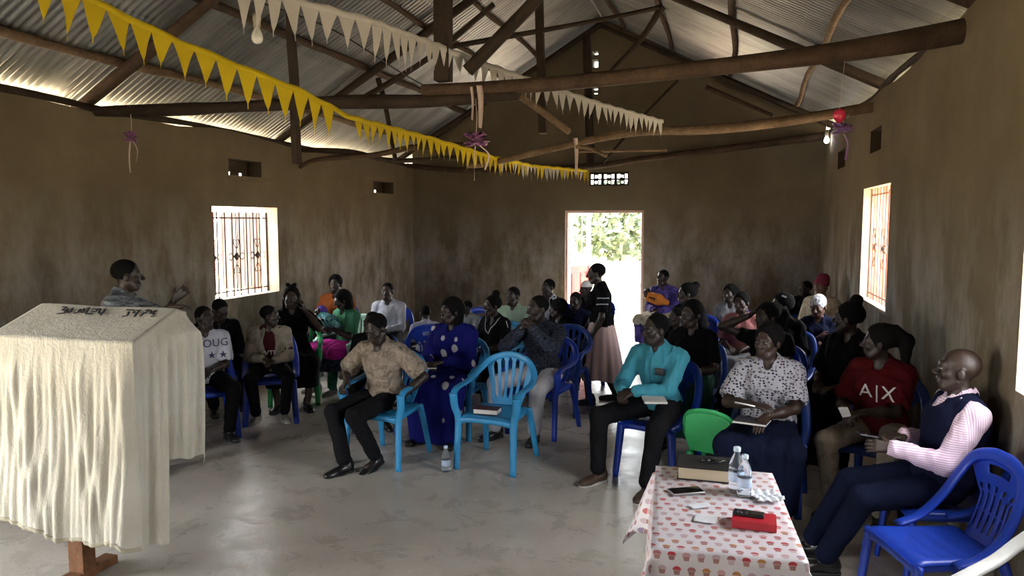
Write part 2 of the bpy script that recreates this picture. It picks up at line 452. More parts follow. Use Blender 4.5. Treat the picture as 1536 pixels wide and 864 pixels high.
pole('roof_strut', [tp(566, 116, Y2+.06), tp(577, 160, Y2+.06), tp(592, 243, Y2+.06)], .035, .03, POLE_D)
pole('roof_strut', [tp(993, 12, Y2-.02), tp(960, 62, Y2-.02), tp(915, 108, Y2-.02)], .04, .018, POLE_D)
pole('roof_strut', [tp(545, 148, Y2-.1), tp(640, 90, Y2-.1), tp(740, 8, Y2-.1)], .034, .03, POLE_D)
# tie at the back wall
pole('roof_tie_beam', [(XR, Y3, tp(1232, 205, Y3).z), tp(1080, 225, Y3), tp(960, 240, Y3), tp(870, 252, Y3), tp(700, 256, Y3), (XL+.05, Y3, 2.93)], .065, .045, POLE_M)
pole('roof_brace', [tp(779, 146, 7.4), tp(800, 160, 7.5), tp(830, 182, 7.6), tp(854, 200, 7.7)], .036, .03, POLE_L)
pole('roof_brace', [tp(866, 221, Y2-.15), tp(885, 224, Y2-.3), tp(911, 236, Y2-.5)], .022, .02, POLE_L)
pole('roof_brace', [tp(868, 229, Y2+.9), tp(1000, 227, Y2+1.0)], .02, .018, POLE_L)
pole('roof_brace', [tp(1060, 130, Y3-.2), tp(1160, 172, Y3-.2)], .045, .03, POLE_M)
pole('roof_brace', [tp(1017, 120, Y3-.25), tp(960, 180, Y3-.25), tp(905, 245, Y3-.25)], .02, .02, POLE_D)
pole('roof_post', [(tp(880, 60, Y3-.05).x, Y3-.05, 4.9), tp(885, 250, Y3-.05)], .07, .06, POLE_D)

# ------------------------------------------------------------------ windows and doors
def bars(bm, x0, x1, z0, z1, n, r=.006):
    for i in range(n):
        x = x0+(x1-x0)*i/(n-1); tube(bm, [(x, 0, z0), (x, 0, z1)], r, 6)
IRON = M('brown_iron', (.05, .022, .018), .55, .3)
IRON_R = M('red_oxide_iron', (.36, .11, .07), .6, .1); IRON_P = M('faded_red_iron', (.62, .30, .22), .6)  # IRON_P: red iron with the window glare put into its pale colour
CREAM = M('cream_painted_steel', (.20, .14, .125), .6)
YELLOWM = M('yellow_painted_steel', (.20, .17, .045), .6)
def grille(name, x, y0, y1, z0, z1, cols, mat, motif=True, rb=.007):
    """burglar grille in plane x; each column holds uprights and one diamond motif"""
    g = empty(name, (x, 0, 0), 0, kind='structure')
    bm = bmesh.new()
    for z in (z0+.06, z1-.07): box(bm, (0, (y0+y1)/2, z), (.012, y1-y0, .016))
    from_bm('rail', bm, mat, g, False)
    bm = bmesh.new(); w = (y1-y0)/cols
    n = cols*3
    for i in range(n+1):
        y = y0+.01+(y1-y0-.02)*i/n
        if motif and i % 3 == 0 and 0 < i < n: pass
        tube(bm, [(0, y, z0), (0, y, z1)], rb, 6)
    from_bm('upright', bm, mat, g)
    for c in range(cols):
        yc = y0+w*(c+.5); zc = z0+(z1-z0)*.47; bm = bmesh.new()
        r = bmesh.ops.create_cube(bm, size=1)['verts']
        bmesh.ops.transform(bm, matrix=Matrix.Translation((0, yc, zc)) @ Matrix.Rotation(PI/4, 4, 'X') @ Matrix.Diagonal((.012, .075, .075, 1)), verts=r)
        for s in (-1, 1):
            tube(bm, [(0, yc, zc+s*.05), (0, yc, zc+s*.2)], .006, 6)
            for q in (-1, 1):
                tube(bm, smooth_path([(0, yc+q*.012, zc+s*.10), (0, yc+q*.05, zc+s*.16), (0, yc+q*.045, zc+s*.2), (0, yc+q*.02, zc+s*.19)], 4), .005, 5)
                tube(bm, [(0, yc+q*.05, zc+s*.005), (0, yc+q*.11, zc+s*.045), (0, yc+q*.14, zc+s*.02)], .006, 5)
        tube(bm, [(0, yc, z0), (0, yc, z1)], .006, 6)
        from_bm('scroll_ornament', bm, mat, g)
    return g
def win_sill(name, x, y0, y1, z, t):
    pass
grille('window_1', XL-.16, WIN_L[0], WIN_L[1], WIN_L[2], WIN_L[3]-.06, 3, IRON, rb=.009)
grille('window_2', XR+.09, WIN_R[0], WIN_R[1], WIN_R[2], WIN_R[3], 3, IRON_P, rb=.012)
grille('window_3', XR+.12, WIN_R2[0], WIN_R2[1], WIN_R2[2], WIN_R2[3], 3, IRON_R, rb=.010)
def shutter(name, hinge, ang, w, z0, z1, mat, edge):
    g = empty(name, hinge, ang, kind='structure')
    bm = bmesh.new(); box(bm, (w/2, 0, (z0+z1)/2), (w-.04, .012, z1-z0-.04)); 
    for i in range(6):
        box(bm, (.06+(w-.12)*i/5, .008, (z0+z1)/2), (.03, .012, z1-z0-.08))
    from_bm('panel', bm, mat, g, False)
    bm = bmesh.new()
    for x in (.015, w-.015): box(bm, (x, 0, (z0+z1)/2), (.03, .03, z1-z0))
    for z in (z0+.015, z1-.015): box(bm, (w/2, 0, z), (w-.06, .03, .03))
    from_bm('shutter_frame', bm, edge, g, False)
# left window: two steel leaves folded out
shutter('window_shutter_1', (XL-WT-.03, WIN_L[1]-.02, 0), PI*.97, .62, WIN_L[2]+.02, WIN_L[3]-.06, CREAM, IRON_R)
shutter('window_shutter_2', (XL-WT-.03, WIN_L[0]+.34, 0), PI*1.02, .62, WIN_L[2]+.02, WIN_L[3]-.06, YELLOWM, IRON_R)
shutter('window_shutter_3', (XR+WT+.03, WIN_R[1]+.0, 0), PI*.10, .6, WIN_R[2], WIN_R[3], CREAM, IRON_R)

# vent blocks with small holes
def vent(name, axis, pos, o, holes, depth=.05, mat=None):
    s0, s1, z0, z1 = o
    return wall(name, axis, pos, depth, s0-.0, s1+.0, lambda s: z1, holes, mat or M('sooty_block', (.05, .035, .022), .95), wob=0, z0=z0)
def holes_for(o, spec):
    s0, s1, z0, z1 = o
    return [(s0+(s1-s0)*a, s0+(s1-s0)*b, z0+(z1-z0)*c, z0+(z1-z0)*d) for a, b, c, d in spec]
small = [(.04, .13, .08, .30), (.24, .31, .1, .28), (.40, .48, .1, .30), (.74, .83, .06, .26)]
for i, o in enumerate(vents_l):
    vent('wall_vent_left', 'x', XL-.20, o, holes_for(o, small if i == 0 else small[:2]+[(.1, .22, .65, .88), (.58, .68, .1, .3)]), -.012)
for o in vents_r: vent('wall_vent_right', 'x', XR+.20, o, holes_for(o, [(.4, .5, .1, .2)]), .04)
hb = []
for c in range(3):
    for r in range(2):
        for k in range(3):
            a = .03+c*.33+k*.095; q = .12+.42*r
            hb.append((a, a+.07, q+(.05 if k == 1 else 0), q+.30-(.06 if k == 1 else 0)))
vent('wall_vent_back', 'y', YB+.10, VENT_B, holes_for(VENT_B, hb), .04)

# door leaves: steel, red lower sheet, grille above, folded outwards
RED = M('red_painted_steel', (.50, .10, .10), .5)
DG = M('grey_white_steel', (.62, .60, .58), .5)
def door_leaf(name, hinge, ang, w, h):
    g = empty(name, hinge, ang, kind='structure')
    bm = bmesh.new()
    for x in (.02, w-.02): box(bm, (x, 0, h/2), (.04, .04, h))
    for z in (.02, h*.56, h-.02): box(bm, (w/2, 0, z), (w-.08, .04, .04))
    from_bm('door_frame', bm, DG, g, False)
    bm = bmesh.new(); box(bm, (w/2, 0, h*.28), (w-.08, .008, h*.54))
    for q in (-1, 1):
        box(bm, (w/2+q*w*.2, -.008, h*.28), (w*.3, .012, h*.42), bevel=.003)
    from_bm('lower_panel', bm, RED, g, False)
    bm = bmesh.new(); bars(bm, .10, w-.10, h*.57, h-.04, 4, .009)
    tube(bm, [(.06, 0, h*.78), (w-.06, 0, h*.78)], .007, 6)
    from_bm('upper_grille', bm, DG, g)
    bm = bmesh.new(); box(bm, (w*.9, -.04, h*.47), (.03, .05, .12), bevel=.005); from_bm('door_handle', bm, IRON, g, False)
door_leaf('door_1', (DOOR[0]+.02, YB+WT-.03, .03), math.radians(62), .6, DOOR[3]-.06)
door_leaf('door_2', (DOOR[1]-.03, YB+WT-.03, .03), math.radians(97), .6, DOOR[3]-.06)
bm = bmesh.new()
for x in (DOOR[0]+.02, DOOR[1]-.02): box(bm, (x, YB+.06, DOOR[3]/2), (.04, .06, DOOR[3]))
box(bm, ((DOOR[0]+DOOR[1])/2, YB+.06, DOOR[3]-.02), (DOOR[1]-DOOR[0]-.08, .06, .04))
from_bm('trim_door_frame', bm, M('pinkish_door_frame', (.50, .36, .32), .6), smooth=False, kind='structure')

# outside: trees far off, a low bench by the door
def tree(x, y, h, rad, label):
    g = empty('tree', (x, y, -.06), 0, label=label, cat='tree')
    rnd = random.Random(int(x*10)); bm = bmesh.new()
    tube(bm, smooth_path([(0, 0, 0), (.1, 0, h*.3), (-.05, .1, h*.6)], 5), [.16, .15, .15, .14, .13, .13, .12, .11, .10, .09, .08], 8)
    for k in range(5):
        a = k*1.3; tube(bm, smooth_path([(0, 0, h*(.35+.05*k)), (math.cos(a)*rad*.4, math.sin(a)*rad*.4, h*(.5+.06*k)), (math.cos(a)*rad*.8, math.sin(a)*rad*.8, h*(.6+.07*k))], 3), .05, 6)
    from_bm('trunk', bm, M('pale_bark', (.30, .25, .19), .9), g)
    V = []; Fc = []
    for i in range(2600):
        a = rnd.random()*2*PI; e = math.asin(rnd.uniform(-1, 1)); rr = rad*(rnd.random()**.4)
        clump = 1+.25*math.sin(3*a+2*e)
        c = Vector((math.cos(a)*math.cos(e)*rr*clump, math.sin(a)*math.cos(e)*rr*clump, h*.60+math.sin(e)*rr*h*.20))
        d1 = Vector((rnd.gauss(0, 1), rnd.gauss(0, 1), rnd.gauss(0, 1))).normalized()*.16
        d2 = d1.orthogonal().normalized()*.07
        b = len(V); V += [c-d1, c+d2, c+d1, c-d2]; Fc.append((b, b+1, b+2, b+3))
    from_np('foliage', V, Fc, M('sunlit_leaves', (.085, .115, .06), .6), g, False)
tree(-3.2, 24, 3.4, 1.9, 'washed out leafy tree beyond the open back doorway')
tree(-14.0, 13.5, 6.0, 2.4, 'green tree standing outside the left window')
tree(9.0, 12.5, 6.0, 2.4, 'green tree standing outside the right window')
# ------------------------------------------------------------------ plastic chairs
def panel(bm, P, nu, nv, mask, th):
    """solid sheet through P(u,v), u,v in 0..1, cells where mask(u,v) is true"""
    eps = 1e-3; G = {}
    def vert(i, j, s):
        k = (i, j, s)
        if k not in G:
            u, v = i/nu, j/nv; p = P(u, v)
            du = P(min(1, u+eps), v)-P(max(0, u-eps), v); dv = P(u, min(1, v+eps))-P(u, max(0, v-eps))
            G[k] = bm.verts.new(p + du.cross(dv).normalized()*(th/2*s))
        return G[k]
    S = [[mask((i+.5)/nu, (j+.5)/nv) for j in range(nv)] for i in range(nu)]
    ok = lambda i, j: 0 <= i < nu and 0 <= j < nv and S[i][j]
    for i in range(nu):
        for j in range(nv):
            if not S[i][j]: continue
            a, b, c, d = (i, j), (i+1, j), (i+1, j+1), (i, j+1)
            bm.faces.new([vert(*q, 1) for q in (a, b, c, d)]); bm.faces.new([vert(*q, -1) for q in (d, c, b, a)])
            for (p, q, ni, nj) in ((a, b, i, j-1), (b, c, i+1, j), (c, d, i, j+1), (d, a, i-1, j)):
                if not ok(ni, nj): bm.faces.new((vert(*q, 1), vert(*p, 1), vert(*p, -1), vert(*q, -1)))
def subsurf(o, n=1):
    m = o.modifiers.new('subsurf', 'SUBSURF'); m.levels = n; m.render_levels = n
def plastic(name, c):
    if name in MATS: return MATS[name]
    n = NT(name); f = n.noise(14, 5, .7)
    n.set(n.ramp(f, [(.3, var(c, .86)), (.65, c)]), n.ramp(n.noise(40, 3), [(.3, (.28,)*3), (.7, (.42,)*3)]), 0, .5)
    n.b.inputs['Subsurface Weight'].default_value = 0.0
    MATS[name] = n.m; return n.m
SKY_P = plastic('light_blue_plastic', (.035, .30, .62)); BLUE_P = plastic('royal_blue_plastic', (.012, .055, .48))
DBLUE_P = plastic('dark_blue_plastic', (.012, .05, .27)); GREEN_P = plastic('green_plastic', (.05, .50, .16))
WHITE_P = plastic('white_plastic', (.70, .71, .70)); MINT_P = plastic('mint_plastic', (.30, .52, .42))

def seat_mesh(bm, w0, w1, y0, y1, z, ribs=False):
    def P(u, v):
        y = y0+(y1-y0)*v; w = w0+(w1-w0)*v
        x = (u-.5)*w
        dip = -.014*math.cos(PI*(u-.5))*math.sin(PI*min(1, v*1.02))
        roll = -.030*max(0, (v-.88)/.12)**2 - .012*max(0, (abs(u-.5)-.44)/.06)**2
        rb = .003*math.cos(v*6*2*PI) if ribs and .15 < u < .85 and .3 < v < .85 else 0
        return Vector((x, y, z+dip+roll+rb))
    panel(bm, P, 16, 26 if ribs else 14, lambda u, v: True, .010)
    # rim under the seat
    for s in (-1, 1):
        tube(bm, [(s*(w0/2-.008), y0, z-.02), (s*(w1/2-.008), y1-.01, z-.028)], .02, 8, flat=(.35, 1), up=(0, 0, 1))
    P2 = [(-w1/2+.01, y1-.012, z-.045), (-w1*.3, y1-.004, z-.028), (0, y1, z-.024), (w1*.3, y1-.004, z-.028), (w1/2-.01, y1-.012, z-.045)]
    tube(bm, smooth_path(P2, 4), .022, 8, flat=(.35, 1), up=(0, 0, 1))
def leg(parent, mat, pts, w0, w1):
    bm = bmesh.new(); P = smooth_path(pts, 5); N = len(P)
    tube(bm, P, [w0+(w1-w0)*i/(N-1) for i in range(N)], 10, flat=(1, .55), up=(0, 1, 0))
    o = from_bm('leg', bm, mat, parent); return o
def make_armchair(mat):
    g = empty('plastic_armchair')
    bm = bmesh.new(); seat_mesh(bm, .40, .455, -.205, .235, .43); from_bm('seat', bm, mat, g)
    arc = [(-.268, .245, .585), (-.272, .19, .632), (-.275, .05, .645), (-.268, -.10, .665), (-.238, -.205, .725), (-.165, -.262, .80), (-.06, -.285, .838)]
    arc = arc+[(0, -.288, .843)]+[(-x, y, z) for x, y, z in reversed(arc)]
    bm = bmesh.new(); P = smooth_path(arc, 5)
    N = len(P); rings = []
    # band with a nearly flat outer face: horizontal on the arms, upright on the arch
    prev = None
    for i, p in enumerate(P):
        t = (P[min(i+1, N-1)]-P[max(i-1, 0)]).normalized()
        f = min(1, max(0, (p.z-.64)/.17)); f = f*f*(3-2*f)
        out = Vector((0, 1, .0))*f + Vector((0, 0, 1))*(1-f)           # face normal
        nrm = (out-t*out.dot(t)).normalized(); w = t.cross(nrm)
        hw, ht = .027, .011
        ring = [p+w*hw+nrm*ht*.4, p+w*hw*.8+nrm*ht, p-w*hw*.8+nrm*ht, p-w*hw+nrm*ht*.4, p-w*hw-nrm*ht*1.4, p-w*hw*.7-nrm*ht*.6, p+w*hw*.7-nrm*ht*.6, p+w*hw-nrm*ht*1.4]
        rings.append([bm.verts.new(q) for q in ring])
    for A, B in zip(rings, rings[1:]):
        for k in range(8): bm.faces.new((A[k], A[(k+1) % 8], B[(k+1) % 8], B[k]))
    bm.faces.new(rings[0][::-1]); bm.faces.new(rings[-1])
    bmesh.ops.recalc_face_normals(bm, faces=bm.faces)
    o = from_bm('arm_frame', bm, mat, g); subsurf(o)
    def arch(x): return .845-.30*abs(x)**1.35*2.1
    def PB(u, v):
        x = (u-.5)*2*(.125+.085*v**.8); zt = min(.835, .842-1.9*abs(x)**2.0*1.3)
        z = .435+(zt-.435)*v
        y = -.195-.088*v**.8 + .02*(1-(2*u-1)**2)*-1*v*.4 + .012*math.sin(PI*v)*-1
        return Vector((x, y, z))
    def mB(u, v):
        if v < .13 or v > .95: return True
        c = (u*6) % 1.0
        k = int(u*6)
        if u < .04 or u > .96: return True
        d = abs(c-.0) if c < .5 else abs(1-c)
        e = .19 if .2 < v < .88 else .08
        return d >= e or k == 0 and c < .5 or k == 5 and c > .5
    bm = bmesh.new(); panel(bm, PB, 48, 20, mB, .010); o = from_bm('backrest', bm, mat, g); subsurf(o)
    for s in (-1, 1):
        leg(g, mat, [(s*.268, .246, .605), (s*.262, .232, .50), (s*.236, .222, .40), (s*.238, .235, .20), (s*.243, .25, .0)], .036, .026)
        leg(g, mat, [(s*.195, -.19, .43), (s*.21, -.235, .28), (s*.232, -.30, .0)], .034, .024)
    return g
def make_sidechair(mat, ribs=True, plain=False):
    g = empty('plastic_chair')
    bm = bmesh.new(); seat_mesh(bm, .39, .44, -.20, .235, .435, ribs); from_bm('seat', bm, mat, g)
    arc = [(-.236, .06, .430), (-.242, -.06, .475), (-.236, -.165, .58), (-.212, -.235, .71), (-.165, -.272, .80), (-.07, -.29, .838)]
    arc = arc+[(0, -.292, .842)]+[(-x, y, z) for x, y, z in reversed(arc)]
    bm = bmesh.new(); tube(bm, smooth_path(arc, 5), .034, 10, flat=(.42, 1) if False else (.95, .42), up=None); o = from_bm('back_frame', bm, mat, g)
    def PB(u, v):
        x = (u-.5)*2*((.195+.015*math.sin(PI*v)) if plain else (.10+.11*max(0, (v-.55)/.45)**.7))
        zt = .835-1.6*abs(x)**2
        z = .43+(zt-.43)*v
        y = -.195-.095*v**.9-.02*math.sin(PI*v)
        return Vector((x, y, z))
    def mB(u, v):
        if plain: return True
        if .80 < v < .90 and .30 < u < .70: return False           # hand hole
        if .10 < v < .70:
            c = (u*5) % 1
            if .36 < c < .66 and (.14 < v < .32 or .38 < v < .56 or .60 < v < .68): return False
        return True
    bm = bmesh.new(); panel(bm, PB, 30, 30, mB, .010); o = from_bm('backrest', bm, mat, g); subsurf(o)
    for s in (-1, 1):
        leg(g, mat, [(s*.208, .215, .42), (s*.222, .232, .22), (s*.236, .25, .0)], .036, .026)
        leg(g, mat, [(s*.185, -.19, .42), (s*.21, -.235, .24), (s*.228, -.28, .0)], .036, .026)
    return g
def copy_tree(o, parent=None):
    c = o.copy(); COL.objects.link(c); c.parent = parent
    for ch in list(o.children): copy_tree(ch, c)
    return c
CH = {}
def chair(kind, mat, loc, heading, label, group=None):
    """heading 0 faces the platform (-y), 90 faces picture-left"""
    key = kind
    if key not in CH:
        g = make_armchair(mat) if kind == 'arm' else make_sidechair(mat, plain=(kind == 'plain')); CH[key] = g
    else:
        g = copy_tree(CH[key])
        if g.get('group'): del g['group']
    for ch in g.children:
        if ch.data.materials[0] != mat:
            ch.data = recolour(ch.data, mat)
    g.location = (loc[0], loc[1], 0); g.rotation_euler = (0, 0, math.radians(180-heading))
    g['label'] = label; g['category'] = 'chair'
    if group: g['group'] = group
    elif 'group' in g: del g['group']
    return g
_rc = {}
def recolour(me, mat):
    base = me.name.split('|')[0]
    k = (base, mat.name)
    if k not in _rc:
        m = me.copy(); m.name = base+'|'+mat.name[:12]; m.materials.clear(); m.materials.append(mat); _rc[k] = m
        _rc[(m.name, mat.name)] = m
    return _rc[k]
# ------------------------------------------------------------------ signed-distance modelling for bodies and clothes
def _n(v): v = np.asarray(v, float); return v/(np.linalg.norm(v)+1e-9)
def rotm(yaw=0, pitch=0, roll=0):
    """yaw about z (to the left of the figure +), pitch nod down +, roll tilt"""
    cy, sy = math.cos(yaw), math.sin(yaw); cp, sp = math.cos(-pitch), math.sin(-pitch); cr, sr = math.cos(roll), math.sin(roll)
    Z = np.array([[cy, -sy, 0], [sy, cy, 0], [0, 0, 1]]); X = np.array([[1, 0, 0], [0, cp, -sp], [0, sp, cp]]); Y = np.array([[cr, 0, sr], [0, 1, 0], [-sr, 0, cr]])
    return Z @ X @ Y
class SDF:
    def __init__(s): s.ops = []
    def cap(s, a, b, ra, rb=None, k=.02, flat=None, sub=False):
        rb = ra if rb is None else rb
        s.ops.append(('cap', np.asarray(a, float), np.asarray(b, float), ra, rb, k, flat, sub)); return s
    def ell(s, c, r, R=None, k=.02, sub=False):
        s.ops.append(('ell', np.asarray(c, float), np.asarray(r if hasattr(r, '__len__') else (r,)*3, float), np.eye(3) if R is None else R, 0, k, None, sub)); return s
    def cut(s, p, n): s.ops.append(('cut', np.asarray(p, float), _n(n))); return s
    def wr(s, amp, wl=.09, seed=0, aniso=(1, 1, .45)): s.ops.append(('wr', amp, wl, seed, aniso)); return s
    def fn(s, f): s.ops.append(('fn', f)); return s
    def xf(s, R, t):
        """append-time transform of all the ops so far (rotation R, offset t)"""
        out = []
        for o in s.ops:
            if o[0] == 'cap': out.append(('cap', R @ o[1]+t, R @ o[2]+t, *o[3:6], None if o[6] is None else (R @ _n(o[6][0]), o[6][1]), o[7]))
            elif o[0] == 'ell': out.append(('ell', R @ o[1]+t, o[2], R @ o[3], *o[4:]))
            elif o[0] == 'cut': out.append(('cut', R @ o[1]+t, R @ o[2]))
            else: out.append(o)
        s.ops = out; return s
    def mesh(s, h):
        lo = np.full(3, 1e9); hi = -lo
        for o in s.ops:
            if o[0] == 'cap' and not o[7]:
                m = max(o[3], o[4])
                lo = np.minimum(lo, np.minimum(o[1], o[2])-m); hi = np.maximum(hi, np.maximum(o[1], o[2])+m)
            if o[0] == 'ell' and not o[7]:
                e = np.sqrt(((o[3]*o[2][None, :])**2).sum(1)); lo = np.minimum(lo, o[1]-e); hi = np.maximum(hi, o[1]+e)
        lo -= 4*h+.012; hi += 4*h+.012
        nx, ny, nz = [int(math.ceil(v)) for v in (hi-lo)/h]
        ax = [(lo[i]+h*np.arange(n)).astype(np.float32) for i, n in enumerate((nx, ny, nz))]
        D = np.full((nx, ny, nz), .08, np.float32)
        for o in s.ops:
            if o[0] in ('cap', 'ell'):
                k = o[5]; pad = k+3*h+.012
                if o[0] == 'cap':
                    m = max(o[3], o[4]); a = np.minimum(o[1], o[2])-m-pad; b = np.maximum(o[1], o[2])+m+pad
                else:
                    e = np.sqrt(((o[3]*o[2][None, :])**2).sum(1)); a = o[1]-e-pad; b = o[1]+e+pad
                i0 = np.maximum(0, np.floor((a-lo)/h).astype(int)); i1 = np.minimum((nx, ny, nz), np.ceil((b-lo)/h).astype(int)+1)
                if (i1 <= i0).any(): continue
                X = ax[0][i0[0]:i1[0], None, None]; Y = ax[1][None, i0[1]:i1[1], None]; Z = ax[2][None, None, i0[2]:i1[2]]
                if o[0] == 'cap':
                    A, B = o[1], o[2]; AB = B-A; L2 = float(AB @ AB)+1e-12
                    px, py, pz = X-A[0], Y-A[1], Z-A[2]
                    t = np.clip((px*AB[0]+py*AB[1]+pz*AB[2])/L2, 0, 1)
                    qx, qy, qz = px-t*AB[0], py-t*AB[1], pz-t*AB[2]
                    d2 = qx*qx+qy*qy+qz*qz
                    if o[6] is not None:
                        f, fac = o[6]; f = _n(f); dp = qx*f[0]+qy*f[1]+qz*f[2]      # thinner along f
                        d2 = d2 + dp*dp*(1/fac**2-1)
                    d = np.sqrt(d2) - (o[3]+t*(o[4]-o[3]))
                    if o[6] is not None: d = d*(.5+.5*o[6][1])
                else:
                    R, r = o[3], o[2]; px, py, pz = X-o[1][0], Y-o[1][1], Z-o[1][2]
                    u = [(px*R[0, i]+py*R[1, i]+pz*R[2, i])/r[i] for i in range(3)]
                    k0 = np.sqrt(u[0]**2+u[1]**2+u[2]**2); k1 = np.sqrt((u[0]/r[0])**2+(u[1]/r[1])**2+(u[2]/r[2])**2)+1e-6
                    d = k0*(k0-1)/k1
                sl = D[i0[0]:i1[0], i0[1]:i1[1], i0[2]:i1[2]]
                if o[7]:
                    d = -d; hh = np.maximum(k-np.abs(sl-d), 0)/k; sl[...] = np.maximum(sl, d)+hh*hh*k*.25
                else:
                    hh = np.maximum(k-np.abs(sl-d), 0)/k; sl[...] = np.minimum(sl, d)-hh*hh*k*.25
            elif o[0] == 'cut':
                d = (ax[0][:, None, None]-o[1][0])*o[2][0]+(ax[1][None, :, None]-o[1][1])*o[2][1]+(ax[2][None, None, :]-o[1][2])*o[2][2]
                D = np.maximum(D, d.astype(np.float32))
            elif o[0] == 'wr':
                rnd = np.random.RandomState(o[3]); idx = np.nonzero(np.abs(D) < 3.2*h+o[1]*2)
                x, y, z = ax[0][idx[0]]*o[4][0], ax[1][idx[1]]*o[4][1], ax[2][idx[2]]*o[4][2]
                w = np.zeros(len(x), np.float32)
                for q in range(5):
                    v = rnd.normal(size=3); v /= np.linalg.norm(v); kq = 2*PI/o[2]*(.7+.35*q)
                    w += np.sin(kq*(v[0]*x+v[1]*y+v[2]*z)+rnd.rand()*6 + 1.5*np.sin(9*(x+.7*y)+q+4*z))/(1+.5*q)
                w2 = 1-np.abs(w)*.8
                D[idx] -= (o[1]*w2*.6).astype(np.float32)
            elif o[0] == 'fn':
                D = np.maximum(D, o[1](ax[0][:, None, None], ax[1][None, :, None], ax[2][None, None, :])) if False else o[1](D, ax[0][:, None, None], ax[1][None, :, None], ax[2][None, None, :])
        return surface_nets(D, lo, h)
def surface_nets(D, lo, h):
    S = D < 0
    nx, ny, nz = D.shape
    c = np.zeros((nx-1, ny-1, nz-1), np.uint8)
    for dx in (0, 1):
        for dy in (0, 1):
            for dz in (0, 1): c += S[dx:nx-1+dx, dy:ny-1+dy, dz:nz-1+dz]
    act = (c > 0) & (c < 8); ci = np.argwhere(act); n = len(ci)
    idx = np.full(act.shape, -1, np.int32); idx[act] = np.arange(n)
    acc = np.zeros((n, 3), np.float32); cnt = np.zeros(n, np.float32)
    corners = [(0, 0, 0), (1, 0, 0), (0, 1, 0), (1, 1, 0), (0, 0, 1), (1, 0, 1), (0, 1, 1), (1, 1, 1)]
    vals = [D[ci[:, 0]+a, ci[:, 1]+b, ci[:, 2]+d] for a, b, d in corners]
    for a, b in ((0, 1), (2, 3), (4, 5), (6, 7), (0, 2), (1, 3), (4, 6), (5, 7), (0, 4), (1, 5), (2, 6), (3, 7)):
        va, vb = vals[a], vals[b]; m = (va < 0) != (vb < 0)
        t = np.where(m, va/(va-vb+1e-12*(va == vb)), 0)
        ca, cb = np.array(corners[a], np.float32), np.array(corners[b], np.float32)
        acc += np.where(m[:, None], ca+(cb-ca)*t[:, None], 0); cnt += m
    V = (ci+acc/cnt[:, None])*h+lo
    Fs = []
    for axis in range(3):
        o1, o2 = [(1, 2), (2, 0), (0, 1)][axis]
        sl0 = [slice(None)]*3; sl1 = [slice(None)]*3
        sl0[axis] = slice(0, -1); sl1[axis] = slice(1, None)
        A, B = S[tuple(sl0)], S[tuple(sl1)]
        e = np.argwhere(A != B); sg = A[e[:, 0], e[:, 1], e[:, 2]]
        ok = (e[:, o1] > 0) & (e[:, o2] > 0) & (e[:, o1] < D.shape[o1]-1) & (e[:, o2] < D.shape[o2]-1)
        e, sg = e[ok], sg[ok]
        def at(d1, d2):
            q = e.copy(); q[:, o1] -= d1; q[:, o2] -= d2; return idx[q[:, 0], q[:, 1], q[:, 2]]
        f = np.stack([at(1, 1), at(0, 1), at(0, 0), at(1, 0)], 1)
        f[~sg] = f[~sg][:, ::-1]
        Fs.append(f)
    Fc = np.concatenate(Fs); Fc = Fc[(Fc >= 0).all(1)]
    # one light smoothing pass
    nb = np.zeros_like(V); ct = np.zeros(len(V), np.float32)
    for a in range(4):
        b = (a+1) % 4
        np.add.at(nb, Fc[:, a], V[Fc[:, b]]); np.add.at(ct, Fc[:, a], 1)
    ok = ct > 0
    V[ok] = V[ok]*.6+(nb[ok]/ct[ok][:, None])*.4
    return V, Fc

def head_ops(s, female=False, child=False):
    s.ell((0, -.016, .036), (.073, .094, .084), k=.02)
    s.ell((0, .026, -.030), (.056, .063, .078), k=.025)
    s.cap((-.022, .052, -.088), (.022, .052, -.088), .018 if female else .023, k=.03)
    s.cap((-.032, .076, .024), (.032, .076, .024), .011 if female else .014, k=.018)
    for q in (-1, 1):
        s.ell((q*.040, .056, -.022), (.020, .024, .022), k=.02)
        s.cap((q*.052, .005, -.050), (q*.034, .045, -.088), .018, k=.025)
        s.ell((q*.031, .098, .003), (.018, .016, .0125), k=.012, sub=True)
        s.ell((q*.031, .0765, .003), (.0135, .0135, .011), k=.004)
        s.ell((q*.077, -.006, -.008), (.010, .020, .031), rotm(0, .15, 0), k=.008)
        s.ell((q*.0135, .097, -.028), (.0085, .011, .0085), k=.006)
    s.cap((0, .087, .010), (0, .107, -.022), .008, .0125, k=.010)
    s.cap((-.018, .083, -.055), (.018, .083, -.055), .0095, k=.008)
    s.cap((-.015, .081, -.070), (.015, .081, -.070), .0095, k=.006)
    s.ell((0, .098, -.0625), (.024, .010, .0022), k=.003, sub=True)
    return s
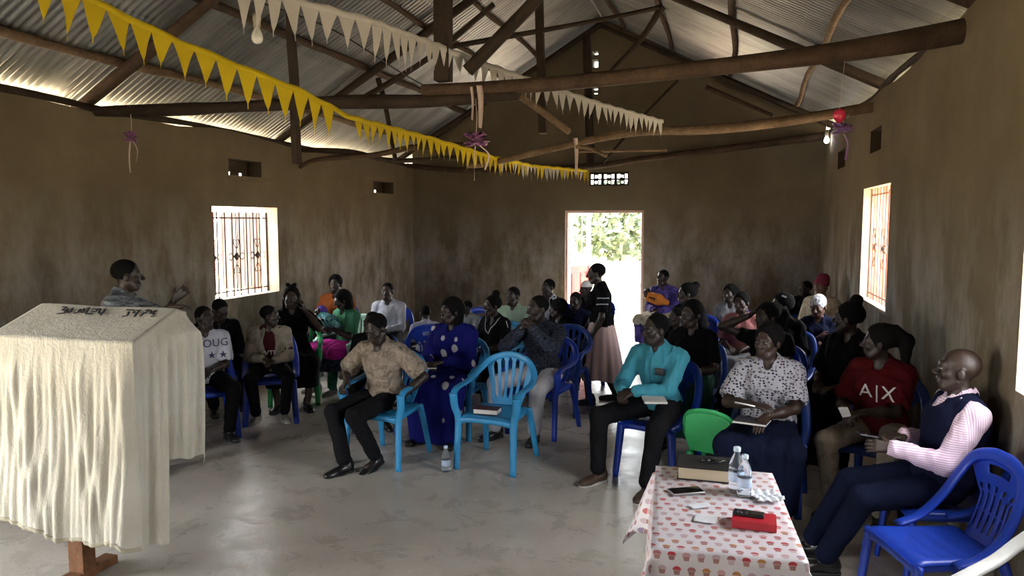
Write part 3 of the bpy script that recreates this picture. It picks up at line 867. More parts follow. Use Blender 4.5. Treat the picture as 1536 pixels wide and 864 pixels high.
def hand_ops(s, W, d, n, t, curl=.4, spread=.0, k=.010):
    """W wrist, d along the palm, n palm normal (palm side), t towards the thumb"""
    d = _n(d); n = _n(np.asarray(n)-d*np.dot(n, d)); t = _n(np.cross(n, d)*np.sign(np.dot(np.cross(n, d), t)+1e-6))
    W = np.asarray(W, float)
    for o in (-.026, -.009, .009, .026):
        s.cap(W+d*.012+t*o*.6, W+d*.082+t*o, .0135, .012, k=.014)
    ln = {-.029: (.026, .018, .014), -.010: (.032, .022, .016), .010: (.034, .024, .017), .029: (.031, .021, .016)}
    for i, (o, L) in enumerate(ln.items()):
        p = W+d*.084+t*o; a = curl*.6+.03*i
        dd = _n(d+t*o*spread*8)
        for j, l in enumerate(L):
            v = dd*math.cos(a)+n*math.sin(a); q = p+v*l
            s.cap(p, q, .0095-.001*j, .0088-.001*j, k=.004); p = q; a += curl*(1.1-.15*j)
    p = W+d*.022+t*.024; v = _n(d*.75+t*.75+n*.35); q = p+v*.038
    s.cap(p, q, .0145, .011, k=.010); v2 = _n(d*.95+t*(.35-.5*curl)+n*(.3+curl*.4)); s.cap(q, q+v2*.034, .0105, .0085, k=.005)

def ik(S, W, l1, l2, hint):
    S, W = np.asarray(S, float), np.asarray(W, float); D = W-S; L = np.linalg.norm(D)
    if L > (l1+l2)*.995: W = S+D/L*(l1+l2)*.995; D = W-S; L = np.linalg.norm(D)
    if L < abs(l1-l2)+.02: L = abs(l1-l2)+.02
    a = (l1*l1-l2*l2+L*L)/(2*L); hh = math.sqrt(max(0, l1*l1-a*a)); u = _n(D)
    hn = np.asarray(hint, float); hn = _n(hn-u*np.dot(hn, u))
    return S+u*a+hn*hh, W

def SK(name, c, rough=.46):
    if name in MATS: return MATS[name]
    n = NT(name); f = n.noise(9, 5, .6); g = n.noise(160, 3, .6)
    n.set(n.ramp(f, [(.3, var(c, .85)), (.7, var(c, 1.2))]), n.ramp(g, [(.3, (rough-.06,)*3), (.7, (rough+.08,)*3)]), 0, .45)
    n.bump(g, .12, .0015); MATS[name] = n.m; return n.m
SKIN = [SK('deep_brown_skin', (.026, .015, .011)), SK('brown_skin', (.042, .023, .016)), SK('warm_brown_skin', (.10, .052, .035))]
def HR(name='black_hair', c=(.0035, .003, .003)):
    if name in MATS: return MATS[name]
    n = NT(name); f = n.noise(120, 5, .7); n.set(n.ramp(f, [(.3, var(c, .6)), (.7, var(c, 1.8))]), .9, 0, .15)
    n.bump(n.voro(n.tc(), 160), .5, .003); MATS[name] = n.m; return n.m
HAIR = HR(); GREYH = HR('greying_hair', (.02, .019, .018))
def fabric(name, col, rough=.85, weave=500, vary=.1, bump=.25, spec=.10):
    if name in MATS: return MATS[name]
    n = NT(name); f = n.noise(7, 5, .6)
    c = n.ramp(f, [(.3, var(col, 1-vary)), (.7, var(col, 1+vary))]) if not callable(col) else col(n)
    n.set(c, rough, 0, spec)
    n.bump(n.noise(26, 6, .65, n.tc('Object', (1, 1, .5)), .8), bump, .012); MATS[name] = n.m; return n.m
def spots(base, dot, scale, size, squash=(1, 1, .7)):
    def f(n):
        v = n.voro(n.tc('Object', tuple(scale*q for q in squash)), 1.0, rnd=.55)
        return n.mix(dot, base, n.ramp(v, [(size, (0, 0, 0)), (size+.03, (1, 1, 1))]))
    return f
def stripes(a, b, period, w=.35, axis=0):
    def f(n):
        x = n.sep(n.tc())[axis]; s = n.math('FRACT', n.math('MULTIPLY', n.math('ADD', x, 10.0), 1/period))
        return n.mix(b, a, n.math('LESS_THAN', s, w))
    return f
def blotch(cols, scale, det=6, rough=.7, dist=1.0):
    def f(n): return n.ramp(n.noise(scale, det, rough, None, dist), cols)
    return f
FB = {
 'camo': fabric('mottled_beige_cotton', blotch([(.35, (.12, .095, .075)), (.47, (.24, .195, .155)), (.60, (.36, .30, .245))], 16)),
 'dress': fabric('royal_blue_spotted_cotton', spots((.009, .011, .13), (.50, .48, .54), 7.0, .20, (1, 1, .62))),
 'floral': fabric('dark_floral_cotton', blotch([(.44, (.010, .013, .025)), (.50, (.09, .10, .13)), (.55, (.016, .02, .04))], 18, 5, .6, 3.0)),
 'cyan': fabric('turquoise_cotton', (.06, .30, .40), .6, vary=.06),
 'tee': fabric('white_printed_cotton', lambda n: n.mix((.42, .41, .46), (.02, .02, .04), n.math('MULTIPLY',
        n.ramp(n.voro(n.tc('Object', (44, 44, 56)), 1.0, rnd=.7), [(.34, (1,)*3), (.44, (0,)*3)]), n.ramp(n.noise(90, 3), [(.38, (0,)*3), (.46, (1,)*3)])))),
 'pink': fabric('pink_striped_cotton', lambda n: (lambda X: n.mix((.78, .64, .74), (.52, .34, .50), n.math('LESS_THAN', n.math('FRACT', n.math('MULTIPLY', n.math('ADD', n.mix(X[1], X[2], n.math('GREATER_THAN', X[1], .0)), 10.0), 90.0)), .35)))(n.sep(n.tc())), .6),
 'navyvest': fabric('navy_knit', (.006, .008, .026), .9),
 'navy': fabric('navy_cotton', (.006, .009, .028)), 'black': fabric('black_cotton', (.0025, .0025, .003)),
 'charcoal': fabric('charcoal_cotton', (.010, .010, .012)), 'white': fabric('white_cotton', (.50, .51, .58), vary=.05),
 'whitetr': fabric('white_denim', (.52, .52, .57), vary=.05), 'grey': fabric('grey_cotton', (.22, .23, .24)),
 'greyplaid': fabric('grey_checked_cotton', lambda n: n.mix((.10, .11, .12), (.24, .26, .28), n.math('GREATER_THAN', n.noise(22, 2, .5, n.tc('Object', (.3, .3, 3))), .5))),
 'beige': fabric('beige_cotton', blotch([(.35, (.14, .12, .09)), (.6, (.27, .235, .19))], 7)), 'darkred': fabric('dark_red_cotton', (.045, .008, .010)),
 'red': fabric('red_cotton', (.065, .004, .006)), 'orange': fabric('rust_orange_cotton', (.26, .07, .018)),
 'green': fabric('green_cotton', (.06, .22, .12)), 'palegreen': fabric('pale_green_cotton', (.30, .40, .30), vary=.06),
 'magenta': fabric('magenta_cotton', (.62, .03, .33)), 'purple': fabric('purple_cotton', (.12, .07, .38)),
 'teal': fabric('teal_printed_cotton', blotch([(.4, (.02, .07, .09)), (.52, (.10, .30, .32)), (.6, (.25, .42, .42))], 20)),
 'navyprint': fabric('navy_print_cotton', blotch([(.46, (.014, .018, .05)), (.50, (.22, .24, .32)), (.54, (.014, .018, .05))], 13, 3, .5, 3.0)),
 'greenleg': fabric('green_velvet', blotch([(.4, (.01, .07, .04)), (.6, (.05, .24, .14))], 12)),
 'blackstripe': fabric('black_jersey', (.005, .005, .006)), 'pinkskirt': fabric('pale_pink_chiffon', (.58, .42, .40), vary=.05),
 'pinktop': fabric('salmon_pink_cotton', (.40, .16, .16)), 'cream': fabric('cream_lace_cotton', blotch([(.4, (.35, .30, .20)), (.55, (.66, .60, .44))], 34)),
 'maroon': fabric('maroon_headwrap', (.16, .025, .05)), 'scarf': fabric('white_patterned_scarf', blotch([(.42, (.14, .16, .22)), (.5, (.62, .63, .66))], 40, 3)),
 'purplewrap': fabric('purple_wrap', blotch([(.4, (.03, .025, .12)), (.6, (.14, .10, .38))], 6)), 'orangecloth': fabric('orange_cloth', (.66, .22, .04)),
 'darkgreen': fabric('dark_green_cotton', (.012, .05, .035)), 'ltblue': fabric('pale_blue_denim', (.16, .19, .26)),
}
LEATHER = M('black_leather', (.010, .010, .011), .28, spec=.6); BROWNL = M('brown_leather', (.065, .038, .026), .5)
SOLE = M('pale_rubber_sole', (.55, .52, .47), .7); DSOLE = M('dark_rubber_sole', (.02, .02, .02), .8)
GREYSH = M('grey_canvas_shoe', (.30, .28, .25), .8)
EYE = M('eye_white', (.30, .27, .25), .3, vary=.02); IRIS = M('dark_iris', (.012, .008, .006), .15)

# templates (made once, reused as mesh data)
TPL = {}
def tpl(key, build, h, mats):
    if key not in TPL:
        V, Fc = build().mesh(h)
        o = from_np('tmp', V, Fc, mats); TPL[key] = o.data; bpy.data.objects.remove(o)
    return TPL[key]
def shoe_sdf():
    s = SDF()
    s.ell((0, -.045, .045), (.036, .045, .05), k=.02); s.cap((0, -.03, .045), (0, .075, .030), .040, .034, k=.03)
    s.ell((0, .125, .024), (.043, .065, .032), k=.04); s.cap((0, -.04, .06), (0, -.035, .10), .036, .037, k=.02)
    s.cut((0, 0, .006), (0, 0, -1)); return s
def sole_sdf():
    s = SDF(); s.cap((0, -.05, .008), (0, .05, .008), .041, .043, k=.01); s.cap((0, .05, .008), (0, .145, .008), .043, .040, k=.03)
    s.cut((0, 0, .016), (0, 0, 1)); s.cut((0, 0, .0), (0, 0, -1)); return s
def hair_sdf(kind):
    s = SDF()
    def cap_(g=.009, fr=.0):
        s.ell((0, -.020, .038), (.073+g, .094+g, .084+g), k=.01)
        s.ell((0, .085, -.040), (.10, .080, .105), k=.012, sub=True)
        s.ell((0, .115, .038), (.080, .066, .058), k=.014, sub=True)
        s.cut((0, 0, -.045), (0, -.25, -1))
    if kind == 'short':
        s.ell((0, -.022, .040), (.077, .096, .086), k=.006); s.ell((0, .11, -.02), (.085, .075, .112), k=.02, sub=True); s.cut((0, 0, -.035), (0, -.25, -1))
    elif kind == 'fringe': cap_(.016)
    elif kind in ('bun', 'topbun'):
        cap_(.010); c = (0, -.055, .145) if kind == 'topbun' else (0, -.10, .10)
        s.ell(c, (.050, .046, .042), k=.02).wr(.006, .03, 3)
    elif kind == 'bow':
        cap_(.012)
        for q in (-1, 1): s.ell((q*.03, -.02, .138), (.032, .016, .022), rotm(0, 0, q*-.5), k=.01)
        for q in (-1, 1): s.cap((q*.07, -.03, .03), (q*.085, -.02, -.13), .022, .016, k=.02)
    elif kind == 'puff':
        cap_(.015); s.wr(.005, .025, 5)
    elif kind == 'afro':
        s.ell((0, -.03, .05), (.105, .115, .105), k=.01); s.ell((0, .10, -.035), (.085, .085, .105), k=.012, sub=True); s.wr(.008, .03, 2)
    elif kind == 'bob':
        s.ell((0, -.022, .038), (.088, .108, .100), k=.01); s.cap((0, -.05, .0), (0, -.045, -.09), .088, .080, k=.03)
        s.ell((0, .09, -.050), (.068, .085, .115), k=.015, sub=True); s.ell((0, .07, -.11), (.066, .10, .06), k=.015, sub=True); s.wr(.004, .05, 2)
    elif kind == 'ponytail':
        cap_(.014); s.cap((0, -.10, .09), (0, -.165, .02), .036, .045, k=.03); s.cap((0, -.165, .02), (0, -.165, -.13), .045, .025, k=.03); s.wr(.005, .04, 6)
    elif kind == 'long':
        cap_(.016)
        for q in (-1, 1): s.cap((q*.06, -.06, .03), (q*.085, -.07, -.18), .035, .025, k=.04)
        s.cap((0, -.09, .03), (0, -.12, -.20), .06, .05, k=.04); s.wr(.005, .04, 8)
    elif kind == 'wrap':
        s.ell((0, -.028, .055), (.088, .105, .088), k=.01); s.ell((0, -.075, .12), (.075, .055, .05), k=.04)
        s.ell((0, .10, -.03), (.10, .07, .085), k=.01, sub=True); s.cut((0, 0, -.02), (0, -.5, -1)); s.wr(.006, .06, 4)
    elif kind == 'scarf':
        s.ell((0, -.022, .045), (.082, .102, .090), k=.01); s.ell((0, -.10, .02), (.04, .035, .035), k=.03)
        s.ell((0, .105, -.03), (.09, .070, .085), k=.01, sub=True); s.cut((0, 0, -.02), (0, -.4, -1)); s.wr(.004, .05, 4)
    elif kind == 'cap':
        s.ell((0, -.018, .052), (.080, .100, .088), k=.01); s.cut((0, 0, .040), (0, .1, -1))
    return s
HAIRMAT = {}
# ------------------------------------------------------------------ people
def person(uv, heading, label, look=None, pitch=0, roll=0, s=1.0, pose='sit', lean=.05, tilt=0.0, female=False, skin=0,
           L=None, R=None, hintL=None, hintR=None, legL=None, legR=None, top=('white', 'short'), over=None, collar=None,
           bottom=('charcoal', 'trousers'), shoes=(LEATHER, DSOLE), hair='short', hairmat=None, h=.010, hw=1.0, eyes=False, group=None,
           hz=.545, zoff=None, xyz=None, neck=.0, stout=1.0, name='person', kneez=None, necky=.05, legtw=.10):
    look = heading if look is None else look
    side = -1  # figure's left is -x
    up = np.array([math.sin(tilt), math.sin(lean)*math.cos(tilt), math.cos(lean)*math.cos(tilt)]); fwd = np.array([0, math.cos(lean), -math.sin(lean)]); X = np.array([1., 0, 0])
    stand = pose == 'stand'
    if stand: hz = .90
    pel = np.array([0, 0, hz]); sw = (.155 if female else .178)*hw; hipw = .095
    chest = pel+up*.30; nb = pel+up*.455+fwd*.0; sh = {q: pel+up*.388+X*q*sw-fwd*.005 for q in (-1, 1)}
    nyaw = math.radians(heading-look); Rh = rotm(nyaw, pitch, roll)
    hup = _n(up*.6+np.array([math.sin(roll)*.6, math.sin(pitch)*.5, 1])*.6)
    hd = nb+hup*.135+np.array([0, .035+neck, 0])+Rh @ np.array([0, .012, .0])
    # arms
    dl = dict(pos=(-.09, .30, hz+.115), d=(.55, .8, -.15), n=(0, 0, -1), c=.5); dr = dict(pos=(.09, .30, hz+.115), d=(-.55, .8, -.15), n=(0, 0, -1), c=.5)
    if stand:
        dl = dict(pos=(-.24, .04, hz-.10), d=(0, .1, -1), n=(1, 0, 0), c=.35); dr = dict(pos=(.24, .04, hz-.10), d=(0, .1, -1), n=(-1, 0, 0), c=.35)
    if L: dl.update(L)
    if R: dr.update(R)
    A = {}
    for q, dd, hint in ((-1, dl, hintL), (1, dr, hintR)):
        el, w = ik(sh[q], dd['pos'], .275, .245, hint or (q*.55, -.5, -.65)); A[q] = (sh[q], el, w, dd)
    # legs
    Lg = {}
    for q, sp in ((-1, legL), (1, legR)):
        hip = pel+X*q*hipw+np.array([0, .01, -.01])
        if stand:
            kn = hip+np.array([q*.01, .02, -.42]); an = np.array([q*.11, -.01, .085]); toe = np.array([q*.2, 1, 0])
            if sp: an = np.array(sp['ankle']); kn, an = ik(hip, an, .43, .41, (0, 1, .1)); toe = np.array(sp.get('toe', (q*.2, 1, 0)))
        else:
            an = np.array([q*(.05+legtw), .42, .085]); toe = np.array([q*.25, 1, 0])
            if sp:
                an = np.array(sp.get('ankle', an)); toe = np.array(sp.get('toe', toe))
            kn, an = ik(hip, an, .43, .41, (sp.get('knee', (q*.25, .5, 1)) if sp else (q*.25, .5, 1)))
        Lg[q] = (hip, kn, an, _n(toe))
    # ---- body: one continuous skin
    b = SDF()
    b.ell(pel+np.array([0, -.01, .03]), (.145, .10, .11), k=.03); b.cap(pel+up*.08, chest, .105*stout, .112*stout, k=.05, flat=(fwd, .78))
    b.ell(chest, (.140, .098, .155), rotm(0, lean, 0), k=.04)
    b.cap(sh[-1]*.85+sh[1]*.15, sh[1]*.85+sh[-1]*.15, .048, k=.05)
    for q in (-1, 1): b.cap(nb-up*.01, sh[q]*.75+nb*.25, .042, .044, k=.04)
    b.cap(nb-up*.05, hd-Rh @ np.array([0, .012, .03]), .056 if not female else .047, .050 if not female else .043, k=.03)
    hs = head_ops(SDF(), female); hs.xf(Rh, hd)
    b.ops += hs.ops
    for q in (-1, 1):
        S_, E_, W_, dd = A[q]
        b.cap(S_, E_, .045, .035, k=.035); b.cap(E_, E_+(W_-E_)*.45, .037, .036, k=.02); b.cap(E_+(W_-E_)*.4, W_, .036, .024, k=.02)
        hand_ops(b, W_, dd['d'], dd['n'], dd.get('t', (-q*1., .3, .3)), dd['c'])
        H_, K_, N_, T_ = Lg[q]
        b.cap(H_, K_, .078, .052, k=.04); b.cap(K_, K_+(N_-K_)*.35, .052, .054, k=.02); b.cap(K_+(N_-K_)*.3, N_, .052, .032, k=.02)
        ft = np.array([T_[0], T_[1], 0]); ft = _n(ft)
        b.cap(N_+np.array([0, 0, -.035])-ft*.035, N_+ft*.11+np.array([0, 0, -.055]), .030, .022, k=.03)
    # ---- place the root so that the head stands where the photo shows it
    zo = ((1-s)*.45 if not stand else 0.0) if zoff is None else zoff
    rz = math.radians(180-heading); c_, s_ = math.cos(rz), math.sin(rz)
    if xyz is None:
        P = at_z(uv[0], uv[1], zo+s*hd[2]); ox, oy = s*(hd[0]*c_-hd[1]*s_), s*(hd[0]*s_+hd[1]*c_); loc = (P.x-ox, P.y-oy, zo)
    else: loc = xyz
    root = empty(name, loc, rz, label=label, cat='person', group=group); root.scale = (s, s, s)
    V, Fc = b.mesh(h); sk = SKIN[skin]; from_np('body', V, Fc, sk, root)
    if eyes:
        if 'eye' not in TPL:
            bm = bmesh.new(); bmesh.ops.create_uvsphere(bm, u_segments=16, v_segments=12, radius=1.0)
            for f in bm.faces:
                f.material_index = 1 if f.calc_center_median().y > .62 and abs(f.calc_center_median().x) < .45 else 0
            o = from_bm('tmp', bm, [EYE, IRIS]); TPL['eye'] = o.data; bpy.data.objects.remove(o)
        for q in (-1, 1):
            e = bpy.data.objects.new('eye', TPL['eye']); link(e, root)
            m = Matrix.Translation(Vector(hd)) @ Matrix(Rh.tolist()).to_4x4() @ Matrix.Translation((q*.031, .0775, .004)) @ Matrix.Diagonal((.0125, .0150, .0052, 1))
            e.matrix_local = m
    # ---- top garment
    loo = .014
    def torso(g, e=0.0, low=-.02):
        g.ell(pel+np.array([0, -.01, .04]), (.160+e, .115+e, .11), k=.03)
        g.cap(pel+up*.06, chest, (.125+e)*stout, (.128+e)*stout, k=.05, flat=(fwd, .82)); g.ell(chest, (.155+e, .112+e, .160), rotm(0, lean, 0), k=.04)
        g.cap(sh[-1]*.88+sh[1]*.12, sh[1]*.88+sh[-1]*.12, .057+e*.4, k=.05)
        for q in (-1, 1): g.cap(nb-up*.012, sh[q]*.75+nb*.25, .052, .054, k=.04)
        g.cap(nb-up*.03, nb+up*.010, .066+e*.3, .060, k=.03)
        if female:
            for q in (-1, 1): g.ell(chest+fwd*.085+X*q*.065+up*.01, (.062+e, .058+e, .062+e), k=.04)
        return g
    def neckline(g, depth=necky, wide=.066):
        g.ell(nb+up*.045+fwd*.035, (wide, .082, .05), k=.008, sub=True)
        g.ell(nb+up*(.02-depth*.4)+fwd*.085, (wide*.62, .06, depth), k=.008, sub=True)
    def sleeves(g, kind, e=0.0):
        for q in (-1, 1):
            S_, E_, W_, dd = A[q]
            if kind == 'none': continue
            if kind == 'short':
                T = S_+(E_-S_)*.72; g.cap(S_, T, .056+e*.6, .062+e, k=.03)
                g.cut(T+(E_-S_)*0, (E_-S_)) if False else None
                A2 = _n(E_-S_); g.ell(T+A2*.062, (.075, .075, .052), k=.006, sub=True, R=_basis(A2))
            elif kind == 'cap':
                T = S_+(E_-S_)*.30; g.cap(S_, T, .060+e, .058+e, k=.03)
            else:
                lo_ = .96 if kind == 'long' else .45
                g.cap(S_, E_, .056+e*.5, .046+e*.8, k=.03); g.cap(E_, E_+(W_-E_)*lo_, .047+e*.7, .034+e*.4, k=.02)
    sd = abs(hash(label)) % 1000 if False else sum(map(ord, label)) % 1000
    tmat, skind = top[0], top[1]
    ex = top[2] if len(top) > 2 else 0.0
    g = torso(SDF(), ex); sleeves(g, skind, ex)
    if not stand: g.cut((0, 0, hz-.055), (0, 0, -1))
    else:
        if female: g.cap(pel+up*.05, pel-up*.12, .152, .172, k=.04, flat=((0, 1, 0), .85))
        g.cut((0, 0, hz-(.15 if female else .06)), (0, 0, -1))
    neckline(g, min(necky, .038) if collar else necky, .052 if collar else .062)
    g.wr(.010, .12, sd); g.wr(.004, .055, sd+9)
    if collar:   # turned-down collar, open at the throat
        for q in (-1, 1):
            ring = [nb+up*.012+X*q*.062*math.sin(a)-fwd*(.060*math.cos(a)-.008)+up*(-.02*(1-math.cos(a))) for a in np.linspace(0, PI*.80, 7)]
            for i in range(6): g.cap(ring[i], ring[i+1], .016, k=.008)
            g.cap(ring[-1], ring[-1]-up*.050+X*q*.030+fwd*.018, .014, .008, k=.008)
            g.cap(ring[-2], ring[-1]-up*.050+X*q*.030+fwd*.018, .012, .008, k=.008)
    V, Fc = g.mesh(h); from_np('dress' if bottom and bottom[1] == 'dress' else 'shirt', V, Fc, FB[tmat], root)
    if over:
        om, ok_ = over[0], over[1]
        g = torso(SDF(), (.024 if ok_ == 'vest' else .022)+ex)
        if ok_ == 'vest':
            for q in (-1, 1):
                S_, E_, _, _ = A[q]; g.ell(S_+(E_-S_)*.25+X*q*.02, (.075, .09, .085), k=.01, sub=True)
            g.cut((0, 0, hz-.035), (0, 0, -1)); g.ell(nb+up*.03+fwd*.05, (.082, .11, .05), k=.01, sub=True); g.ell(nb-up*.02+fwd*.10, (.05, .06, .10), k=.01, sub=True)
        else:
            sleeves(g, 'long', .026+ex); g.cut((0, 0, hz-.06), (0, 0, -1)); g.ell(nb+up*.04+fwd*.04, (.072, .09, .055), k=.01, sub=True)
            g.cap(nb+fwd*.14, pel+fwd*.20+up*.02, .075, .10, k=.01, sub=True)
        g.wr(.006, .10, sd+1)
        V, Fc = g.mesh(h); from_np('vest' if ok_ == 'vest' else 'jacket', V, Fc, FB[om], root)
    # ---- lower garment
    if bottom:
        bmn, bk = bottom[:2]; g = SDF()
        if bk == 'trousers' or bk == 'shorts':
            g.ell(pel+np.array([0, -.005, .015]), (.168, .118, .10), k=.03)
            for q in (-1, 1):
                H_, K_, N_, T_ = Lg[q]
                g.cap(H_, K_, .092, .070, k=.035)
                if bk == 'trousers': g.cap(K_, K_+(N_-K_)*.93, .069, .056, k=.02)
                else: g.cap(K_, K_+(N_-K_)*.1, .072, .07, k=.02)
            g.cut(pel+np.array([0, 0, .085]), (0, 0, 1))
            g.wr(.007, .10, sd+2)
        elif stand:     # pleated skirt
            z1_, z0_ = hz+.05, bottom[2]
            def f(D, x, y, z):
                t = np.clip((z1_-z)/(z1_-z0_), 0, 1); r = .155+.150*t**.8; a = np.arctan2(y, x)
                rr = r*(1+.045*t*np.sin(a*13+2*np.sin(a*2)))
                d = np.sqrt(x*x+(y*1.15)**2)-rr
                inner = d
                d2 = np.maximum(np.maximum(inner, z-z1_), z0_+.012*np.sin(a*5)-z)
                return np.minimum(D, d2*.8)
            g.ell((0, 0, (z0_+z1_)/2), (.36, .34, (z1_-z0_)/2+.02), k=.001); g.ops[-1] = ('ell',)+g.ops[-1][1:]
            dom = g.ops.pop(); g.dom = dom
            class Sk(SDF):
                pass
            g2 = SDF(); g2.cap((0, 0, z0_+.05), (0, 0, z1_-.05), .001, k=.001); g2.cap((-.36, -.33, z0_), (-.355, -.33, z0_), .001, k=.001); g2.cap((.36, .33, z1_), (.355, .33, z1_), .001, k=.001)
            g2.fn(lambda D, x, y, z: f(np.full_like(D, .08), x, y, z)); g = g2
        else:           # skirt over both thighs falling to the hem
            hem = bottom[2] if len(bottom) > 2 else .18
            g.ell(pel+np.array([0, -.005, .01]), (.175, .125, .10), k=.03)
            HL, KL, NL, _ = Lg[-1]; HR_, KR, NR, _ = Lg[1]
            for t in (0, .25, .5, .75, 1):
                H_ = HL*(1-t)+HR_*t; K_ = KL*(1-t)+KR*t; N_ = NL*(1-t)+NR*t
                g.cap(H_, K_, .092, .080, k=.04); g.cap(K_, N_+np.array([0, .02, -.02]), .080, .090, k=.04)
            g.cut((0, 0, hem), (0, 0, -1)); g.cut(pel+np.array([0, 0, .09]), (0, 0, 1))
            g.wr(.010, .11, sd+3, (1, 1, .18))
        if not stand: zs_ = (.447-zo)/s; g.fn(lambda D, x, y, z: np.maximum(D, np.where(y < .25, zs_-z, -1).astype(np.float32)+0*x))
        V, Fc = g.mesh(h*1.1); from_np('trousers' if bk in ('trousers', 'shorts') else 'skirt', V, Fc, FB[bmn], root)
    if shoes:
        for q in (-1, 1):
            H_, K_, N_, T_ = Lg[q]; a = math.atan2(-T_[0], T_[1]); pt = -math.asin(max(-.8, min(.8, -T_[2])))
            m = Matrix.Translation((N_[0], N_[1], N_[2]-.085)) @ Matrix.Rotation(a, 4, 'Z') @ Matrix.Rotation(pt, 4, 'X')
            o = bpy.data.objects.new('shoe', shoe_me(shoes[0])); link(o, root); o.matrix_local = m
            o2 = bpy.data.objects.new('sole', sole_me(shoes[1])); link(o2, o)
    if hair != 'bald':
        me = tpl('hair_'+hair, lambda: hair_sdf(hair), .0075, HAIR)
        mt = hairmat or HAIR
        if me.materials[0] != mt:
            k = ('hair', hair, mt.name)
            if k not in TPL: m2 = me.copy(); m2.materials.clear(); m2.materials.append(mt); TPL[k] = m2
            me = TPL[k]
        o = bpy.data.objects.new({'wrap': 'headwrap', 'scarf': 'headscarf', 'cap': 'cap'}.get(hair, 'hair'), me); link(o, root)
        o.matrix_local = Matrix.Translation(Vector(hd)) @ Matrix(Rh.tolist()).to_4x4()
    root['_'] = 0; del root['_']
    info = dict(root=root, hd=hd, sh=sh, A=A, Lg=Lg, pel=pel, nb=nb, chest=chest, Rh=Rh, fwd=fwd, up=up, s=s, loc=loc, rz=rz, heading=heading)
    def W(p):
        p = np.asarray(p, float)*s; return Vector((loc[0]+p[0]*c_-p[1]*s_, loc[1]+p[0]*s_+p[1]*c_, loc[2]+p[2]))
    info['W'] = W
    return info
def _basis(z):
    z = _n(z); x = _n(np.cross([0, 1, 0.3], z)); y = np.cross(z, x); return np.stack([x, y, z], 1)
_sm = {}
def shoe_me(m):
    if ('s', m.name) not in _sm:
        me = tpl('shoe', shoe_sdf, .006, LEATHER).copy(); me.materials.clear(); me.materials.append(m); _sm[('s', m.name)] = me
    return _sm[('s', m.name)]
def sole_me(m):
    if ('o', m.name) not in _sm:
        me = tpl('sole', sole_sdf, .004, LEATHER).copy(); me.materials.clear(); me.materials.append(m); _sm[('o', m.name)] = me
    return _sm[('o', m.name)]
# ------------------------------------------------------------------ pulpit and its cloth
NY, FY, NZ, FZ = 3.05, 3.37, 1.345, 1.475
PX0, PX1 = -3.79, -2.86
def mat_cloth():
    n = NT('unbleached_cotton'); f = n.noise(3, 6, .6); w = n.noise(16, 6, .7, n.tc('Object', (1, 1, .28), (0, .12, 0)), .9)
    c = n.ramp(f, [(.3, (.46, .43, .35)), (.7, (.58, .555, .48))])
    st = n.noise(5.5, 4, .6); c = n.mix(c, (.50, .43, .33), n.ramp(st, [(.66, (0,)*3), (.76, (.35,)*3)]))
    n.set(c, .9, 0, .15); n.b.inputs['Sheen Weight'].default_value = .2
    n.bump(n.math('ADD', w, n.math('MULTIPLY', n.noise(60, 4, .6), .3)), .55, .025); return n.m
CLOTH = mat_cloth()
WOOD = mat_pole('varnished_wood', (.13, .055, .025), (.24, .11, .05))
pul = empty('pulpit', ((PX0+PX1)/2, (NY+FY)/2, 0), 0, label='wooden pulpit under a long cream cloth at the left front', cat='pulpit')
ox, oy = (PX0+PX1)/2, (NY+FY)/2
bm = bmesh.new()
def deskz(y): return NZ+(FZ-NZ)*(y-NY)/(FY-NY)
r = box(bm, (0, 0, (NZ+FZ)/2-.022), (PX1-PX0-.03, FY-NY-.03, .03), Matrix.Rotation(math.atan2(FZ-NZ, FY-NY), 3, 'X')); from_bm('desk_board', bm, WOOD, pul, False)
pp = at_z(126, 872, 0.0)
pp = Vector((at_y(125, 850, 3.13).x, 3.075, 0))
for x in (pp.x-ox,):
    bm = bmesh.new(); box(bm, (x, pp.y-oy+.05, .62), (.10, .085, 1.20), bevel=.006); from_bm('post', bm, WOOD, pul, False)
    bm = bmesh.new(); box(bm, (x, pp.y-oy+.05, .035), (.09, .40, .05), bevel=.008); from_bm('foot', bm, WOOD, pul, False)
bm = bmesh.new(); box(bm, (0, pp.y-oy+.05, 1.17), (.80, .06, .09), bevel=.004); from_bm('cross_rail', bm, WOOD, pul, False)

bm = bmesh.new()
def ss(t): t = max(0., min(1., t)); return t*t*(3-2*t)
def rip(s, t, k=1.0):
    g = ss(t*3.0)
    return k*g*(.009*math.sin(s*21+1.6*math.sin(t*2.5+s*3.1))+.007*math.sin(s*43+2.6*t+1.4*math.sin(s*9+t*4))+.0045*math.sin(s*83-5*t+1.2*math.sin(s*17-t*5))+.0035*math.sin(s*131+7*t+math.sin(t*9))+.014*t*math.sin(s*10.5+1))
nt = 60
def strip(ns, f):
    g = [[bm.verts.new(f(i/ns, j/nt)) for j in range(nt+1)] for i in range(ns+1)]
    for i in range(ns):
        for j in range(nt): bm.faces.new((g[i][j], g[i][j+1], g[i+1][j+1], g[i+1][j]))
def front(a, t):
    x = PX0+(PX1+.004-PX0)*a; zb = .33-.07*a+(.02*math.sin(a*9)+.012*math.sin(a*23))*ss((1-a)/.1); z = NZ+(zb-NZ)*t
    edge = ss((1-a)/.06)
    return (x, NY-.006-rip(x, t)*edge-.045*t*edge-.012*ss(t*8)*edge, z)
strip(170, front)
def zb_side(a):
    return .26+.42*ss((a-.36)/.06)+.012*math.sin(a*14)-.07*ss((a-.93)/.07)
